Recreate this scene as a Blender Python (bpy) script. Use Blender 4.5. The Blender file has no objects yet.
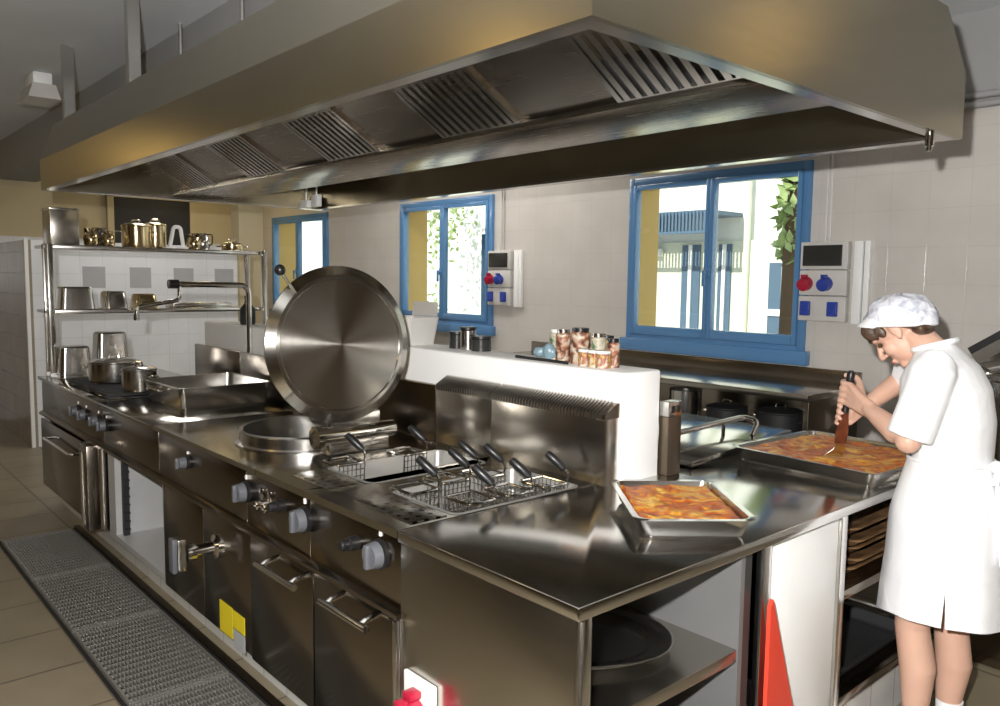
import bpy, bmesh, math, random
from mathutils import Vector, Matrix, noise
random.seed(7)
C = bpy.context.scene.collection
PI = math.pi

# ------------------------------------------------------------------ camera frame
FOC = 801.925
RX = Vector((0.661, 0.750, 0.0129)); RZ = Vector((-0.746, 0.659, -0.0917))
_f = FOC
def _d(a, b):
    v = Vector((a, b, _f)); return v.normalized()
_ex = -_d(-710, -83); _ey = _d(913, -62); _ez = _ex.cross(_ey)
CAM = Vector((1.12775, -1.24333, 1.6))
def _row(i): return Vector((_ex[i], _ey[i], _ez[i]))
RIGHT, DOWN, FWD = _row(0), _row(1), _row(2)
def ray(px, py): return RIGHT * (px - 500) + DOWN * (py - 353) + FWD * _f
def atY(px, py, y):
    r = ray(px, py); return CAM + r * ((y - CAM.y) / r.y)
def atX(px, py, x):
    r = ray(px, py); return CAM + r * ((x - CAM.x) / r.x)
def atZ(px, py, z):
    r = ray(px, py); return CAM + r * ((z - CAM.z) / r.z)
cd = bpy.data.cameras.new('camera'); cam = bpy.data.objects.new('camera', cd); C.objects.link(cam)
cd.sensor_width = 36; cd.lens = FOC / 1000 * 36; cd.clip_start = 0.05; cd.clip_end = 200
up, back = -DOWN, -FWD
cam.matrix_world = Matrix(((RIGHT.x, up.x, back.x, CAM.x), (RIGHT.y, up.y, back.y, CAM.y), (RIGHT.z, up.z, back.z, CAM.z), (0, 0, 0, 1)))
bpy.context.scene.camera = cam

# ------------------------------------------------------------------ materials
def mat(name, col=(.5, .5, .5), rough=.5, metal=0.0, **k):
    m = bpy.data.materials.new(name); m.use_nodes = True
    nt = m.node_tree; b = nt.nodes['Principled BSDF']
    b.inputs['Base Color'].default_value = (*col, 1); b.inputs['Roughness'].default_value = rough; b.inputs['Metallic'].default_value = metal
    for kk, v in k.items():
        if kk == 'coat': b.inputs['Coat Weight'].default_value = v
        if kk == 'spec': b.inputs['Specular IOR Level'].default_value = v
        if kk == 'sss':
            b.inputs['Subsurface Weight'].default_value = v; b.inputs['Subsurface Radius'].default_value = (.01, .004, .002); b.inputs['Subsurface Scale'].default_value = .6
        if kk == 'emit':
            b.inputs['Emission Color'].default_value = (*col, 1); b.inputs['Emission Strength'].default_value = v
    # slight procedural wear so that no surface is perfectly even
    n = nt.nodes.new('ShaderNodeTexNoise'); n.inputs['Scale'].default_value = k.get('nscale', 9); n.inputs['Detail'].default_value = 4
    t = nt.nodes.new('ShaderNodeTexCoord'); nt.links.new(t.outputs['Object'], n.inputs['Vector'])
    mr = nt.nodes.new('ShaderNodeMapRange'); a = k.get('var', .08)
    mr.inputs['To Min'].default_value = max(0.02, rough * (1 - a * 2)); mr.inputs['To Max'].default_value = min(1, rough * (1 + a * 2))
    nt.links.new(n.outputs['Fac'], mr.inputs['Value']); nt.links.new(mr.outputs['Result'], b.inputs['Roughness'])
    hv = nt.nodes.new('ShaderNodeMixRGB'); hv.blend_type = 'MULTIPLY'; hv.inputs['Fac'].default_value = k.get('cvar', .12)
    hv.inputs['Color1'].default_value = (*col, 1); nt.links.new(n.outputs['Fac'], hv.inputs['Color2']); nt.links.new(hv.outputs['Color'], b.inputs['Base Color'])
    return m
def brushed(name, col, rough, stretch=(1, 1, 1), aniso=0.0, radial=False, bump=.06):
    m = bpy.data.materials.new(name); m.use_nodes = True
    nt = m.node_tree; b = nt.nodes['Principled BSDF']
    b.inputs['Base Color'].default_value = (*col, 1); b.inputs['Metallic'].default_value = 1
    t = nt.nodes.new('ShaderNodeTexCoord'); mp = nt.nodes.new('ShaderNodeMapping'); mp.inputs['Scale'].default_value = stretch
    n = nt.nodes.new('ShaderNodeTexNoise'); n.inputs['Scale'].default_value = 5; n.inputs['Detail'].default_value = 5; n.inputs['Roughness'].default_value = .6
    nt.links.new(t.outputs['Object'], mp.inputs['Vector']); nt.links.new(mp.outputs['Vector'], n.inputs['Vector'])
    mr = nt.nodes.new('ShaderNodeMapRange'); mr.inputs['To Min'].default_value = rough * .82; mr.inputs['To Max'].default_value = rough * 1.2
    nt.links.new(n.outputs['Fac'], mr.inputs['Value']); nt.links.new(mr.outputs['Result'], b.inputs['Roughness'])
    n2 = nt.nodes.new('ShaderNodeTexNoise'); n2.inputs['Scale'].default_value = 2.2; n2.inputs['Detail'].default_value = 3
    nt.links.new(t.outputs['Object'], n2.inputs['Vector'])
    mx = nt.nodes.new('ShaderNodeMixRGB'); mx.blend_type = 'MULTIPLY'; mx.inputs['Fac'].default_value = .15; mx.inputs['Color1'].default_value = (*col, 1)
    nt.links.new(n2.outputs['Fac'], mx.inputs['Color2']); nt.links.new(mx.outputs['Color'], b.inputs['Base Color'])
    if bump:
        bp = nt.nodes.new('ShaderNodeBump'); bp.inputs['Strength'].default_value = bump; bp.inputs['Distance'].default_value = .0005
        nt.links.new(n.outputs['Fac'], bp.inputs['Height']); nt.links.new(bp.outputs['Normal'], b.inputs['Normal'])
    if aniso:
        b.inputs['Anisotropic'].default_value = aniso; b.inputs['Anisotropic Rotation'].default_value = .25
        tg = nt.nodes.new('ShaderNodeTangent'); tg.direction_type = 'RADIAL'; tg.axis = 'Z'
        nt.links.new(tg.outputs['Tangent'], b.inputs['Tangent'])
    return m
def tiles(name, col, col2, grout, w, h, rough=.25, axes='XZ', mortar=.012, offset=0.0, var=.5, accent=None):
    m = bpy.data.materials.new(name); m.use_nodes = True
    nt = m.node_tree; b = nt.nodes['Principled BSDF']; b.inputs['Roughness'].default_value = rough
    t = nt.nodes.new('ShaderNodeTexCoord'); s = nt.nodes.new('ShaderNodeSeparateXYZ'); c = nt.nodes.new('ShaderNodeCombineXYZ')
    nt.links.new(t.outputs['Object'], s.inputs[0]); nt.links.new(s.outputs[axes[0]], c.inputs['X']); nt.links.new(s.outputs[axes[1]], c.inputs['Y'])
    br = nt.nodes.new('ShaderNodeTexBrick'); br.offset = offset; br.squash = 1
    br.inputs['Color1'].default_value = (*col, 1); br.inputs['Color2'].default_value = (*col2, 1); br.inputs['Mortar'].default_value = (*grout, 1)
    br.inputs['Scale'].default_value = 1; br.inputs['Brick Width'].default_value = w; br.inputs['Row Height'].default_value = h
    br.inputs['Mortar Size'].default_value = mortar * min(w, h); br.inputs['Mortar Smooth'].default_value = .3
    nt.links.new(c.outputs[0], br.inputs['Vector'])
    n = nt.nodes.new('ShaderNodeTexNoise'); n.inputs['Scale'].default_value = 3; n.inputs['Detail'].default_value = 5
    nt.links.new(t.outputs['Object'], n.inputs['Vector'])
    mx = nt.nodes.new('ShaderNodeMixRGB'); mx.blend_type = 'MULTIPLY'; mx.inputs['Fac'].default_value = var * .5
    nt.links.new(br.outputs['Color'], mx.inputs['Color1']); nt.links.new(n.outputs['Fac'], mx.inputs['Color2'])
    nt.links.new(mx.outputs['Color'], b.inputs['Base Color'])
    bp = nt.nodes.new('ShaderNodeBump'); bp.inputs['Strength'].default_value = .3; bp.inputs['Distance'].default_value = .003; bp.invert = True
    nt.links.new(br.outputs['Fac'], bp.inputs['Height']); nt.links.new(bp.outputs['Normal'], b.inputs['Normal'])
    return m
def dots(name, col, dark, rough, metal, pitch, rad, axes='XY'):
    m = mat(name, col, rough, metal); nt = m.node_tree; b = nt.nodes['Principled BSDF']
    t = nt.nodes.new('ShaderNodeTexCoord'); s = nt.nodes.new('ShaderNodeSeparateXYZ'); c = nt.nodes.new('ShaderNodeCombineXYZ')
    nt.links.new(t.outputs['Object'], s.inputs[0]); nt.links.new(s.outputs[axes[0]], c.inputs['X']); nt.links.new(s.outputs[axes[1]], c.inputs['Y'])
    v = nt.nodes.new('ShaderNodeTexVoronoi'); v.voronoi_dimensions = '2D'; v.inputs['Scale'].default_value = 1 / pitch; v.inputs['Randomness'].default_value = 0
    nt.links.new(c.outputs[0], v.inputs['Vector'])
    g = nt.nodes.new('ShaderNodeMath'); g.operation = 'GREATER_THAN'; g.inputs[1].default_value = rad / pitch; nt.links.new(v.outputs['Distance'], g.inputs[0])
    mx = nt.nodes.new('ShaderNodeMixRGB'); mx.inputs['Color1'].default_value = (*dark, 1); mx.inputs['Color2'].default_value = (*col, 1)
    nt.links.new(g.outputs[0], mx.inputs['Fac']); nt.links.new(mx.outputs['Color'], b.inputs['Base Color']); return m
def glass_mat(name):
    m = bpy.data.materials.new(name); m.use_nodes = True; nt = m.node_tree; nt.nodes.remove(nt.nodes['Principled BSDF'])
    tr = nt.nodes.new('ShaderNodeBsdfTransparent'); tr.inputs[0].default_value = (.93, .96, .94, 1)
    gl = nt.nodes.new('ShaderNodeBsdfGlossy'); gl.inputs['Roughness'].default_value = .02
    lw = nt.nodes.new('ShaderNodeLayerWeight'); pw = nt.nodes.new('ShaderNodeMath'); pw.operation = 'POWER'; pw.inputs[1].default_value = 4; nt.links.new(lw.outputs['Facing'], pw.inputs[0])
    fr = nt.nodes.new('ShaderNodeMath'); fr.operation = 'MULTIPLY_ADD'; fr.inputs[1].default_value = .5; fr.inputs[2].default_value = .02; nt.links.new(pw.outputs[0], fr.inputs[0])
    mx = nt.nodes.new('ShaderNodeMixShader'); nt.links.new(fr.outputs[0], mx.inputs[0]); nt.links.new(tr.outputs[0], mx.inputs[1]); nt.links.new(gl.outputs[0], mx.inputs[2])
    nt.links.new(mx.outputs[0], nt.nodes['Material Output'].inputs['Surface']); return m
def noise_ramp(name, stops, scale, rough, bump=.0, detail=6, dist=.01, distort=0.6, spec=.5):
    m = bpy.data.materials.new(name); m.use_nodes = True; nt = m.node_tree; b = nt.nodes['Principled BSDF']
    t = nt.nodes.new('ShaderNodeTexCoord'); n = nt.nodes.new('ShaderNodeTexNoise'); n.inputs['Scale'].default_value = scale; n.inputs['Detail'].default_value = detail; n.inputs['Distortion'].default_value = distort
    nt.links.new(t.outputs['Object'], n.inputs['Vector'])
    r = nt.nodes.new('ShaderNodeValToRGB'); e = r.color_ramp.elements
    while len(e) < len(stops): e.new(.5)
    for el, (p, c) in zip(e, stops): el.position = p; el.color = (*c, 1)
    nt.links.new(n.outputs['Fac'], r.inputs[0]); nt.links.new(r.outputs[0], b.inputs['Base Color']); b.inputs['Roughness'].default_value = rough
    b.inputs['Specular IOR Level'].default_value = spec
    if bump:
        bp = nt.nodes.new('ShaderNodeBump'); bp.inputs['Strength'].default_value = bump; bp.inputs['Distance'].default_value = dist
        nt.links.new(n.outputs['Fac'], bp.inputs['Height']); nt.links.new(bp.outputs['Normal'], b.inputs['Normal'])
    return m

STEEL = (.60, .575, .53)
M = {}
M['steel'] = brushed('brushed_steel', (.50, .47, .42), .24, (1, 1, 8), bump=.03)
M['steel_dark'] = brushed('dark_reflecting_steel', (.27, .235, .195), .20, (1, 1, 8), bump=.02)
M['steel_top'] = brushed('worktop_steel', (.56, .54, .50), .14, (8, 1, 1), bump=.015)
M['steel_end'] = brushed('worktop_end_steel', (.58, .565, .54), .14, (1, 8, 1), bump=.01)
M['column'] = mat('bronze_column', (.16, .125, .09), .3, .8)
M['hood'] = brushed('hood_steel', (.41, .37, .285), .24, (.6, .6, 8), bump=.015)
M['hood_in'] = brushed('hood_inner_steel', (.36, .33, .29), .26, (.6, 8, 1), bump=.02)
M['lid'] = brushed('lid_radial_steel', (.46, .44, .40), .23, (6, 6, 1), aniso=.97, bump=.0)
M['inner'] = mat('flash_pale_steel', (.62, .62, .62), .45, .35)  # steel cabinet interior made pale: flash light put into its colour
M['wellmat'] = mat('satin_well', (.40, .39, .37), .35, .5)
M['lining'] = mat('grey_satin_lining', (.22, .22, .22), .4, .4)
M['drain'] = dots('perforated_steel', (.52, .50, .46), (.01, .01, .01), .22, 1.0, .042, .009)
M['slotted'] = dots('slotted_rail', (.04, .04, .038), (.45, .45, .45), .3, .2, .065, .012, 'YZ')
M['grate'] = mat('galvanised_grate', (.33, .32, .30), .4, .5)
M['chrome'] = mat('chrome', (.78, .77, .75), .09, 1.0)
M['satin'] = mat('satin_steel', (.66, .64, .61), .2, 1.0)
M['pan'] = brushed('pan_steel', (.66, .645, .62), .2, (4, 4, 10), bump=.02)
M['gold_tint'] = mat('gold_tinted_steel', (.62, .50, .30), .18, 1.0)  # steel with a gold reflection put into its colour
M['black'] = mat('black_plastic', (.012, .012, .013), .35)
M['blackmatte'] = mat('black_iron', (.015, .015, .016), .6)
M['knob'] = mat('grey_blue_plastic', (.115, .12, .135), .35)
M['white'] = mat('white_paint', (.80, .80, .78), .5, nscale=3, cvar=.05)
M['whitewall'] = mat('white_divider_paint', (.93, .93, .92), .45, nscale=3, cvar=.04)
M['whiteplastic'] = mat('white_plastic', (.92, .92, .91), .35, cvar=.05)
M['greywall'] = mat('grey_paint', (.33, .33, .33), .7, nscale=2, cvar=.15)
M['ceil'] = mat('ceiling_paint', (.74, .77, .80), .8, nscale=1.2, cvar=.18)
M['cream'] = mat('tungsten_tinted_paint', (.56, .47, .29), .6, nscale=1.5, cvar=.2)  # yellow of tungsten light put into the wall colour
M['umber'] = mat('dim_reflection_paint', (.26, .20, .12), .6, nscale=1.5)  # dark tone for unseen walls, chosen to dim the steel reflections
M['ochre'] = mat('ochre_paint', (.60, .40, .12), .6, nscale=3)
M['blue'] = mat('blue_gloss_paint', (.10, .24, .46), .22, cvar=.1, coat=.3)
M['tile'] = tiles('wall_tile', (.66, .625, .585), (.672, .637, .597), (.60, .57, .53), .2, .2, .16, 'XZ', .010)
M['tile_y'] = tiles('partition_tile_lit', (.80, .81, .83), (.82, .83, .85), (.68, .68, .69), .2, .2, .2, 'YZ', .014)  # partition tile lightened in place of more light at the far end
M['tile_x'] = tiles('partition_tile_shaded', (.30, .26, .19), (.33, .285, .21), (.22, .19, .15), .2, .2, .25, 'XZ', .02)  # same partition tile, shade of the side face put into its colour
M['acc'] = mat('grey_accent_tile', (.42, .42, .43), .2)
M['plinth'] = tiles('plinth_tile', (.66, .66, .64), (.70, .70, .68), (.45, .44, .42), .2, .4, .18, 'XZ', .02)
M['plinth_y'] = tiles('plinth_side_tile', (.66, .66, .64), (.70, .70, .68), (.45, .44, .42), .2, .4, .18, 'YZ', .02)
M['floor'] = tiles('floor_tile', (.34, .285, .195), (.31, .26, .175), (.16, .135, .10), .4, .4, .4, 'XY', .018, 0.0, .9)
M['glass'] = glass_mat('window_glass')
M['red'] = mat('red_plastic', (.40, .012, .04), .35)
M['redboard'] = mat('red_board', (.75, .06, .03), .4)
M['bluep'] = mat('blue_plastic', (.03, .06, .35), .3)
M['yellow'] = mat('yellow_label', (.85, .68, .02), .5)
M['greylabel'] = mat('grey_label', (.45, .46, .48), .5)
M['darkplastic'] = mat('smoked_plastic', (.03, .03, .028), .25)
M['beige'] = mat('pale_plastic', (.62, .60, .57), .4)
M['brown'] = noise_ramp('browned_tray', [(.3, (.05, .025, .012)), (.55, (.20, .11, .05)), (.75, (.42, .27, .13))], 6, .4)
M['stain'] = noise_ramp('sauce_stained_steel', [(.3, (.05, .012, .006)), (.6, (.14, .035, .012)), (.8, (.25, .08, .03))], 25, .35)
M['lasagna'] = noise_ramp('lasagna_crust', [(.30, (.20, .025, .004)), (.42, (.46, .085, .006)), (.52, (.60, .185, .012)), (.61, (.72, .36, .035)), (.74, (.82, .58, .14))], 17, .36, .9, 9, .016, 1.3)
M['skin'] = mat('skin', (.70, .43, .32), .5, nscale=14, cvar=.18, sss=.08)
M['leg'] = mat('stocking_skin', (.66, .43, .31), .5, nscale=14, cvar=.18, sss=.05)
M['lip'] = mat('lips', (.50, .20, .17), .45)
M['hair'] = noise_ramp('dark_hair', [(.3, (.03, .015, .008)), (.7, (.10, .055, .03))], 60, .45, .6, 3, .004)
M['cloth'] = noise_ramp('white_cotton', [(.2, (.84, .85, .88)), (.8, (.92, .92, .93))], 10, .75, .35, 4, .012, .8)
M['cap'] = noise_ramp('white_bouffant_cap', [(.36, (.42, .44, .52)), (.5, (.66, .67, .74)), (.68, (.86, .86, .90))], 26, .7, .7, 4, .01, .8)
M['eye'] = mat('eye', (.08, .05, .03), .1)
M['fac'] = mat('pale_facade', (.78, .80, .66), .8, nscale=.6)
M['facw'] = mat('white_facade', (.93, .93, .88), .8, nscale=.6)
M['ground'] = mat('yard_paving', (.55, .53, .48), .8)
M['leafm'] = noise_ramp('leaf_green', [(.3, (.20, .30, .10)), (.7, (.45, .55, .25))], 12, .5)
M['bark'] = mat('bark', (.12, .08, .05), .9)
M['slate'] = mat('dark_slat_paint', (.10, .16, .24), .4)
M['bag'] = mat('clear_bag_blue', (.30, .44, .52), .3, cvar=.5, nscale=40)

# ------------------------------------------------------------------ mesh helpers
def nb(): return bmesh.new()
def box(bm, x0, x1, y0, y1, z0, z1, r=0, seg=2):
    vs = [bm.verts.new((x, y, z)) for x in (x0, x1) for y in (y0, y1) for z in (z0, z1)]
    fs = [(0, 1, 3, 2), (4, 6, 7, 5), (0, 4, 5, 1), (2, 3, 7, 6), (0, 2, 6, 4), (1, 5, 7, 3)]
    F = [bm.faces.new([vs[i] for i in f]) for f in fs]
    if r:
        es = list({e for f in F for e in f.edges})
        bmesh.ops.bevel(bm, geom=es, offset=r, segments=seg, profile=.5, affect='EDGES')
    return bm
def loft(bm, rings, cap0=True, cap1=True, closed=True):
    R = [[bm.verts.new(p) for p in r] for r in rings]
    n = len(R[0])
    for a, b in zip(R, R[1:]):
        for i in range(n if closed else n - 1):
            j = (i + 1) % n
            bm.faces.new((a[i], a[j], b[j], b[i]))
    if cap0: bm.faces.new(R[0][::-1])
    if cap1: bm.faces.new(R[-1])
    return R
def frame(d, ref=None):
    d = d.normalized()
    u = (ref or Vector((0, 0, 1))).cross(d)
    if u.length < 1e-4: u = Vector((1, 0, 0)).cross(d)
    if u.length < 1e-4: u = Vector((0, 1, 0)).cross(d)
    u.normalize(); return u, d.cross(u)
def tube(bm, pts, r, n=10, loop=False):
    P = [Vector(p) for p in pts]; k = len(P)
    rr = r if isinstance(r, (list, tuple)) else [r] * k
    rings = []; u = None
    for i in range(k):
        a = P[i - 1] if (i > 0 or loop) else P[i]; b = P[(i + 1) % k] if (i < k - 1 or loop) else P[i]
        d = (b - a).normalized()
        if u is None: u, v = frame(d)
        else:
            u = (u - d * u.dot(d)).normalized(); v = d.cross(u)
        rings.append([P[i] + (u * math.cos(t * 2 * PI / n) + v * math.sin(t * 2 * PI / n)) * rr[i] for t in range(n)])
    if loop: rings.append(rings[0]); 
    if loop:
        R = [[bm.verts.new(p) for p in q] for q in rings[:-1]]
        for i in range(k):
            a, b = R[i], R[(i + 1) % k]
            for t in range(n):
                s = (t + 1) % n
                bm.faces.new((a[t], a[s], b[s], b[t]))
    else: loft(bm, rings)
    return bm
def cyl(bm, p0, p1, r0, r1=None, n=20):
    return tube(bm, [p0, p1], [r0, r0 if r1 is None else r1], n)
def bend(pts, r=.03, k=5):
    """round the corners of a polyline"""
    P = [Vector(p) for p in pts]; out = [P[0]]
    for a, b, c in zip(P, P[1:], P[2:]):
        d1, d2 = (a - b), (c - b); q = min(r, d1.length * .45, d2.length * .45)
        s, e = b + d1.normalized() * q, b + d2.normalized() * q
        for i in range(k + 1):
            t = i / k; out.append(s * (1 - t) ** 2 + b * 2 * t * (1 - t) + e * t * t)
    out.append(P[-1]); return out
def lathe(bm, prof, c=(0, 0, 0), axis=(0, 0, 1), n=40, cap0=True, cap1=True):
    ax = Vector(axis).normalized(); u, v = frame(ax, Vector((0, 1, 0)) if abs(ax.z) > .9 else None); c = Vector(c)
    rings = [[c + ax * z + (u * math.cos(t * 2 * PI / n) + v * math.sin(t * 2 * PI / n)) * max(r, 1e-4) for t in range(n)] for r, z in prof]
    loft(bm, rings, cap0, cap1); return bm
def prism(bm, poly, axis, c0, c1):
    def mk(a, b, c): return {'x': (c, a, b), 'y': (a, c, b), 'z': (a, b, c)}[axis]
    loft(bm, [[mk(a, b, c0) for a, b in poly], [mk(a, b, c1) for a, b in poly]]); return bm
def ell(bm, c, r, n=16, m=10, rot=None):
    c = Vector(c); rings = []
    for j in range(m + 1):
        t = -PI / 2 + PI * j / m; q = max(math.cos(t), 1e-3); ring = []
        for i in range(n):
            a = 2 * PI * i / n; p = Vector((r[0] * q * math.cos(a), r[1] * q * math.sin(a), r[2] * math.sin(t)))
            if rot is not None: p = rot @ p
            ring.append(c + p)
        rings.append(ring)
    loft(bm, rings); return bm
def rrect(x0, x1, y0, y1, r, z, k=5):
    out = []
    for cx, cy, a0 in ((x1 - r, y1 - r, 0), (x0 + r, y1 - r, PI / 2), (x0 + r, y0 + r, PI), (x1 - r, y0 + r, 1.5 * PI)):
        for i in range(k + 1):
            a = a0 + i * PI / 2 / k; out.append(Vector((cx + r * math.cos(a), cy + r * math.sin(a), z)))
    return out
def wpos(o):
    p = Vector((0, 0, 0))
    while o is not None: p += o.location; o = o.parent
    return p
def obj(name, bm, m, parent=None, smooth=38, local=False):
    bmesh.ops.recalc_face_normals(bm, faces=bm.faces)
    if parent is not None and not local: bmesh.ops.translate(bm, vec=-wpos(parent), verts=bm.verts)
    me = bpy.data.meshes.new(name); bm.to_mesh(me); bm.free()
    o = bpy.data.objects.new(name, me); C.objects.link(o)
    if m is not None: me.materials.append(M[m] if isinstance(m, str) else m)
    if smooth:
        for p in me.polygons: p.use_smooth = True
        me.set_sharp_from_angle(angle=math.radians(smooth))
    if parent is not None: o.parent = parent
    return o
def thing(name, label, cat, loc=(0, 0, 0), rotz=0, group=None):
    o = bpy.data.objects.new(name, None); C.objects.link(o); o.empty_display_size = .05
    o.location = loc; o.rotation_euler = (0, 0, rotz); o['label'] = label; o['category'] = cat
    if group: o['group'] = group
    return o
def tag(o, label, cat, group=None):
    o['label'] = label; o['category'] = cat
    if group: o['group'] = group
    return o
def struct(name, bm, m, parent=None, smooth=38):
    o = obj(name, bm, m, parent, smooth)
    if parent is None: o['kind'] = 'structure'
    return o
def dup(root, loc, rotz=0, label=None, group=None):
    r = root.copy(); C.objects.link(r); r.location = loc; r.rotation_euler = (0, 0, rotz)
    if label: r['label'] = label
    if group: r['group'] = group
    for ch in list(root.children):
        c = ch.copy(); C.objects.link(c); c.parent = r
        for g in list(ch.children):
            d = g.copy(); C.objects.link(d); d.parent = c
    return r
def remeshed(name, bm, voxel, m, parent, smooth_it=4, fac=.5):
    """union of overlapping closed pieces into one continuous skin"""
    bmesh.ops.recalc_face_normals(bm, faces=bm.faces)
    bmesh.ops.translate(bm, vec=-wpos(parent), verts=bm.verts)
    me = bpy.data.meshes.new('tmp'); bm.to_mesh(me); bm.free()
    o = bpy.data.objects.new('tmp', me); C.objects.link(o)
    a = o.modifiers.new('r', 'REMESH'); a.mode = 'VOXEL'; a.voxel_size = voxel
    s = o.modifiers.new('s', 'SMOOTH'); s.iterations = smooth_it; s.factor = fac
    dg = bpy.context.evaluated_depsgraph_get(); me2 = bpy.data.meshes.new_from_object(o.evaluated_get(dg))
    bpy.data.objects.remove(o); bpy.data.meshes.remove(me); me2.name = name
    p = bpy.data.objects.new(name, me2); C.objects.link(p); p.parent = parent
    me2.materials.clear(); me2.materials.append(M[m])
    for q in me2.polygons: q.use_smooth = True
    return p

# ================================================================== THE SETTING
WB = 3.3; CEIL = 2.97
struct('floor', box(nb(), -9.3, 3.6, -5.2, 3.6, -.1, 0), 'floor', smooth=0)
struct('ceiling', box(nb(), -9.3, 3.6, -5.2, 3.6, CEIL, CEIL + .12), 'ceil', smooth=0)
WIN = [(-8.30, -6.94), (-5.50, -4.11), (-2.613, -1.253)]
WZ0, WZ1 = 1.14, 2.32
b = nb()
xs = [-9.3] + [v for w in WIN for v in w] + [3.6]
for i in range(0, len(xs), 2): box(b, xs[i], xs[i + 1], WB, WB + .3, 0, CEIL)
for a, c in WIN:
    box(b, a, c, WB, WB + .3, 0, WZ0); box(b, a, c, WB, WB + .3, WZ1, CEIL)
struct('wall_back', b, 'tile', smooth=0)
b = nb()
box(b, -9.0, 3.5, WB - .006, WB - .001, 2.53, CEIL)
struct('trim_1', b, 'greywall', smooth=0)
struct('wall_left', box(nb(), -9.3, -9.0, -5.2, WB, 0, CEIL), 'cream', smooth=0)
struct('wall_right', box(nb(), 3.5, 3.6, -5.2, WB, 0, CEIL), 'umber', smooth=0)
# the wall behind the photographer: umber, with dark panels added to pattern steel reflections
b = nb(); box(b, -9.0, 3.5, -5.2, -5.0, 0, CEIL); struct('wall_front', b, 'umber', smooth=0)
b = nb()
for a, c in ((-7.9, -6.2), (-4.6, -2.3), (-.3, 1.4)): box(b, a, c, -5.0, -4.96, 0, 2.35)
struct('reflection_panel', b, 'darkplastic')  # unseen dark panels, added for their reflection in the steel
# tiled dado on the left wall and its dark doorway
b = nb(); box(b, -9.0, -8.98, -5.0, 1.62, 0, 2.0); box(b, -9.0, -8.98, 2.5, WB, 0, 2.0); struct('trim_2', b, 'tile_y', smooth=0)
b = nb(); box(b, -9.0, -8.95, 1.62, 2.5, 0, 2.5)
d = struct('doorway_dark', b, 'blackmatte')  # black slab stands in for the darkness inside the opening
b = nb()
for a, c in ((1.55, 1.62), (2.5, 2.57)): box(b, -9.0, -8.93, a, c, 0, 2.57)
box(b, -9.0, -8.93, 1.55, 2.57, 2.5, 2.57)
obj('door_frame', b, 'cream', d)
# low tiled partition behind the shelving
b = nb(); box(b, -7.30, -7.16, .40, 2.33, 0, 1.9)
struct('wall_partition', b, 'tile_y', smooth=0)
b = nb()
for k in range(6): 
    y = .82 + k * .43 * .98
    if y < 2.2: box(b, -7.1605, -7.157, y, y + .2, 1.47, 1.67)
struct('trim_3', b, 'acc', smooth=0)
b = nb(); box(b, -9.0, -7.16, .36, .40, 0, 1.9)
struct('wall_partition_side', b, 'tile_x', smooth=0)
b = nb(); box(b, -7.175, -7.145, .345, .375, 0, 1.91)
struct('trim_4', b, 'white')
b = nb(); box(b, -7.30, -7.10, 2.33, 2.60, 0, CEIL); struct('column_1', b, 'cream')
# ceiling beam that runs over the hood
b = nb(); box(b, -9.0, -.9, .47, .85, 2.60, CEIL); struct('beam_1', b, 'greywall')
# tiled plinths under the cooking line and the table
b = nb(); box(b, -5.0, -.60, .10, .8, 0, .14); struct('plinth_1', b, 'plinth', smooth=0)
b = nb(); box(b, -.60, -.05, .06, 2.25, 0, .20); struct('plinth_2', b, 'plinth_y', smooth=0)
# white wall between the two cooking lines
b = nb(); box(b, -4.36, -.632, .878, 1.085, .0, 1.285, .012, 3); struct('wall_middle', b, 'whitewall')
b = nb(); box(b, -4.36, -.65, 1.0855, 1.10, 1.16, 1.27); struct('trim_5', b, 'greywall')

# windows
def window(n, x0, x1, lowered):
    z0, z1 = WZ0, WZ1; y0, y1 = WB - .03, WB + .05
    b = nb()
    box(b, x0, x0 + .045, y0, y1, z0, z1, .004); box(b, x1 - .045, x1, y0, y1, z0, z1, .004)
    box(b, x0 + .045, x1 - .045, y0, y1, z1 - .05, z1, .004); box(b, x0 + .045, x1 - .045, y0, y1, z0, z0 + .085, .004)
    w = struct('window_%d' % n, b, 'blue')
    b = nb(); box(b, x0 - .035, x1 + .035, WB - .06, WB - .001, z0 - .03, z0 + .055, .006); obj('window_sill', b, 'blue', w)
    xm = (x0 + x1) / 2
    for k, (a, c) in enumerate(((x0 + .046, xm - .001), (xm + .001, x1 - .046))):
        b = nb(); f0, f1 = y0 - .012, y0 + .045; sw = .03
        za, zb = z0 + .086, z1 - .051
        box(b, a, a + sw, f0, f1, za, zb, .004); box(b, c - sw, c, f0, f1, za, zb, .004)
        box(b, a + sw, c - sw, f0, f1, za, za + .06, .004); box(b, a + sw, c - sw, f0, f1, zb - .035, zb, .004)
        s = obj('sash', b, 'blue', w)
        b = nb(); box(b, a + sw, c - sw, y0 + .02, y0 + .025, za + .06, zb - .035); obj('pane', b, 'glass', s)
    b = nb(); box(b, xm - .022, xm + .022, y0 - .024, y0 - .012, 1.63, 1.69, .003); cyl(b, (xm, y0 - .012, 1.66), (xm, y0 - .05, 1.66), .009); box(b, xm - .012, xm + .012, y0 - .06, y0 - .045, 1.57, 1.675, .005)
    obj('handle', b, 'blue', w)
    b = nb()
    box(b, x0 - .0, x0 + .012, y1, WB + .3, z0, z1); box(b, x1 - .012, x1, y1, WB + .3, z0, z1); box(b, x0, x1, y1, WB + .3, z1 - .012, z1)
    obj('reveal', b, 'ochre', w)
    b = nb(); box(b, x0, x1, y1, WB + .34, z0 - .02, z0 + .012); obj('outer_sill', b, 'white', w)
for i, (a, c) in enumerate(WIN): window(i + 1, a, c, False)

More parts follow.
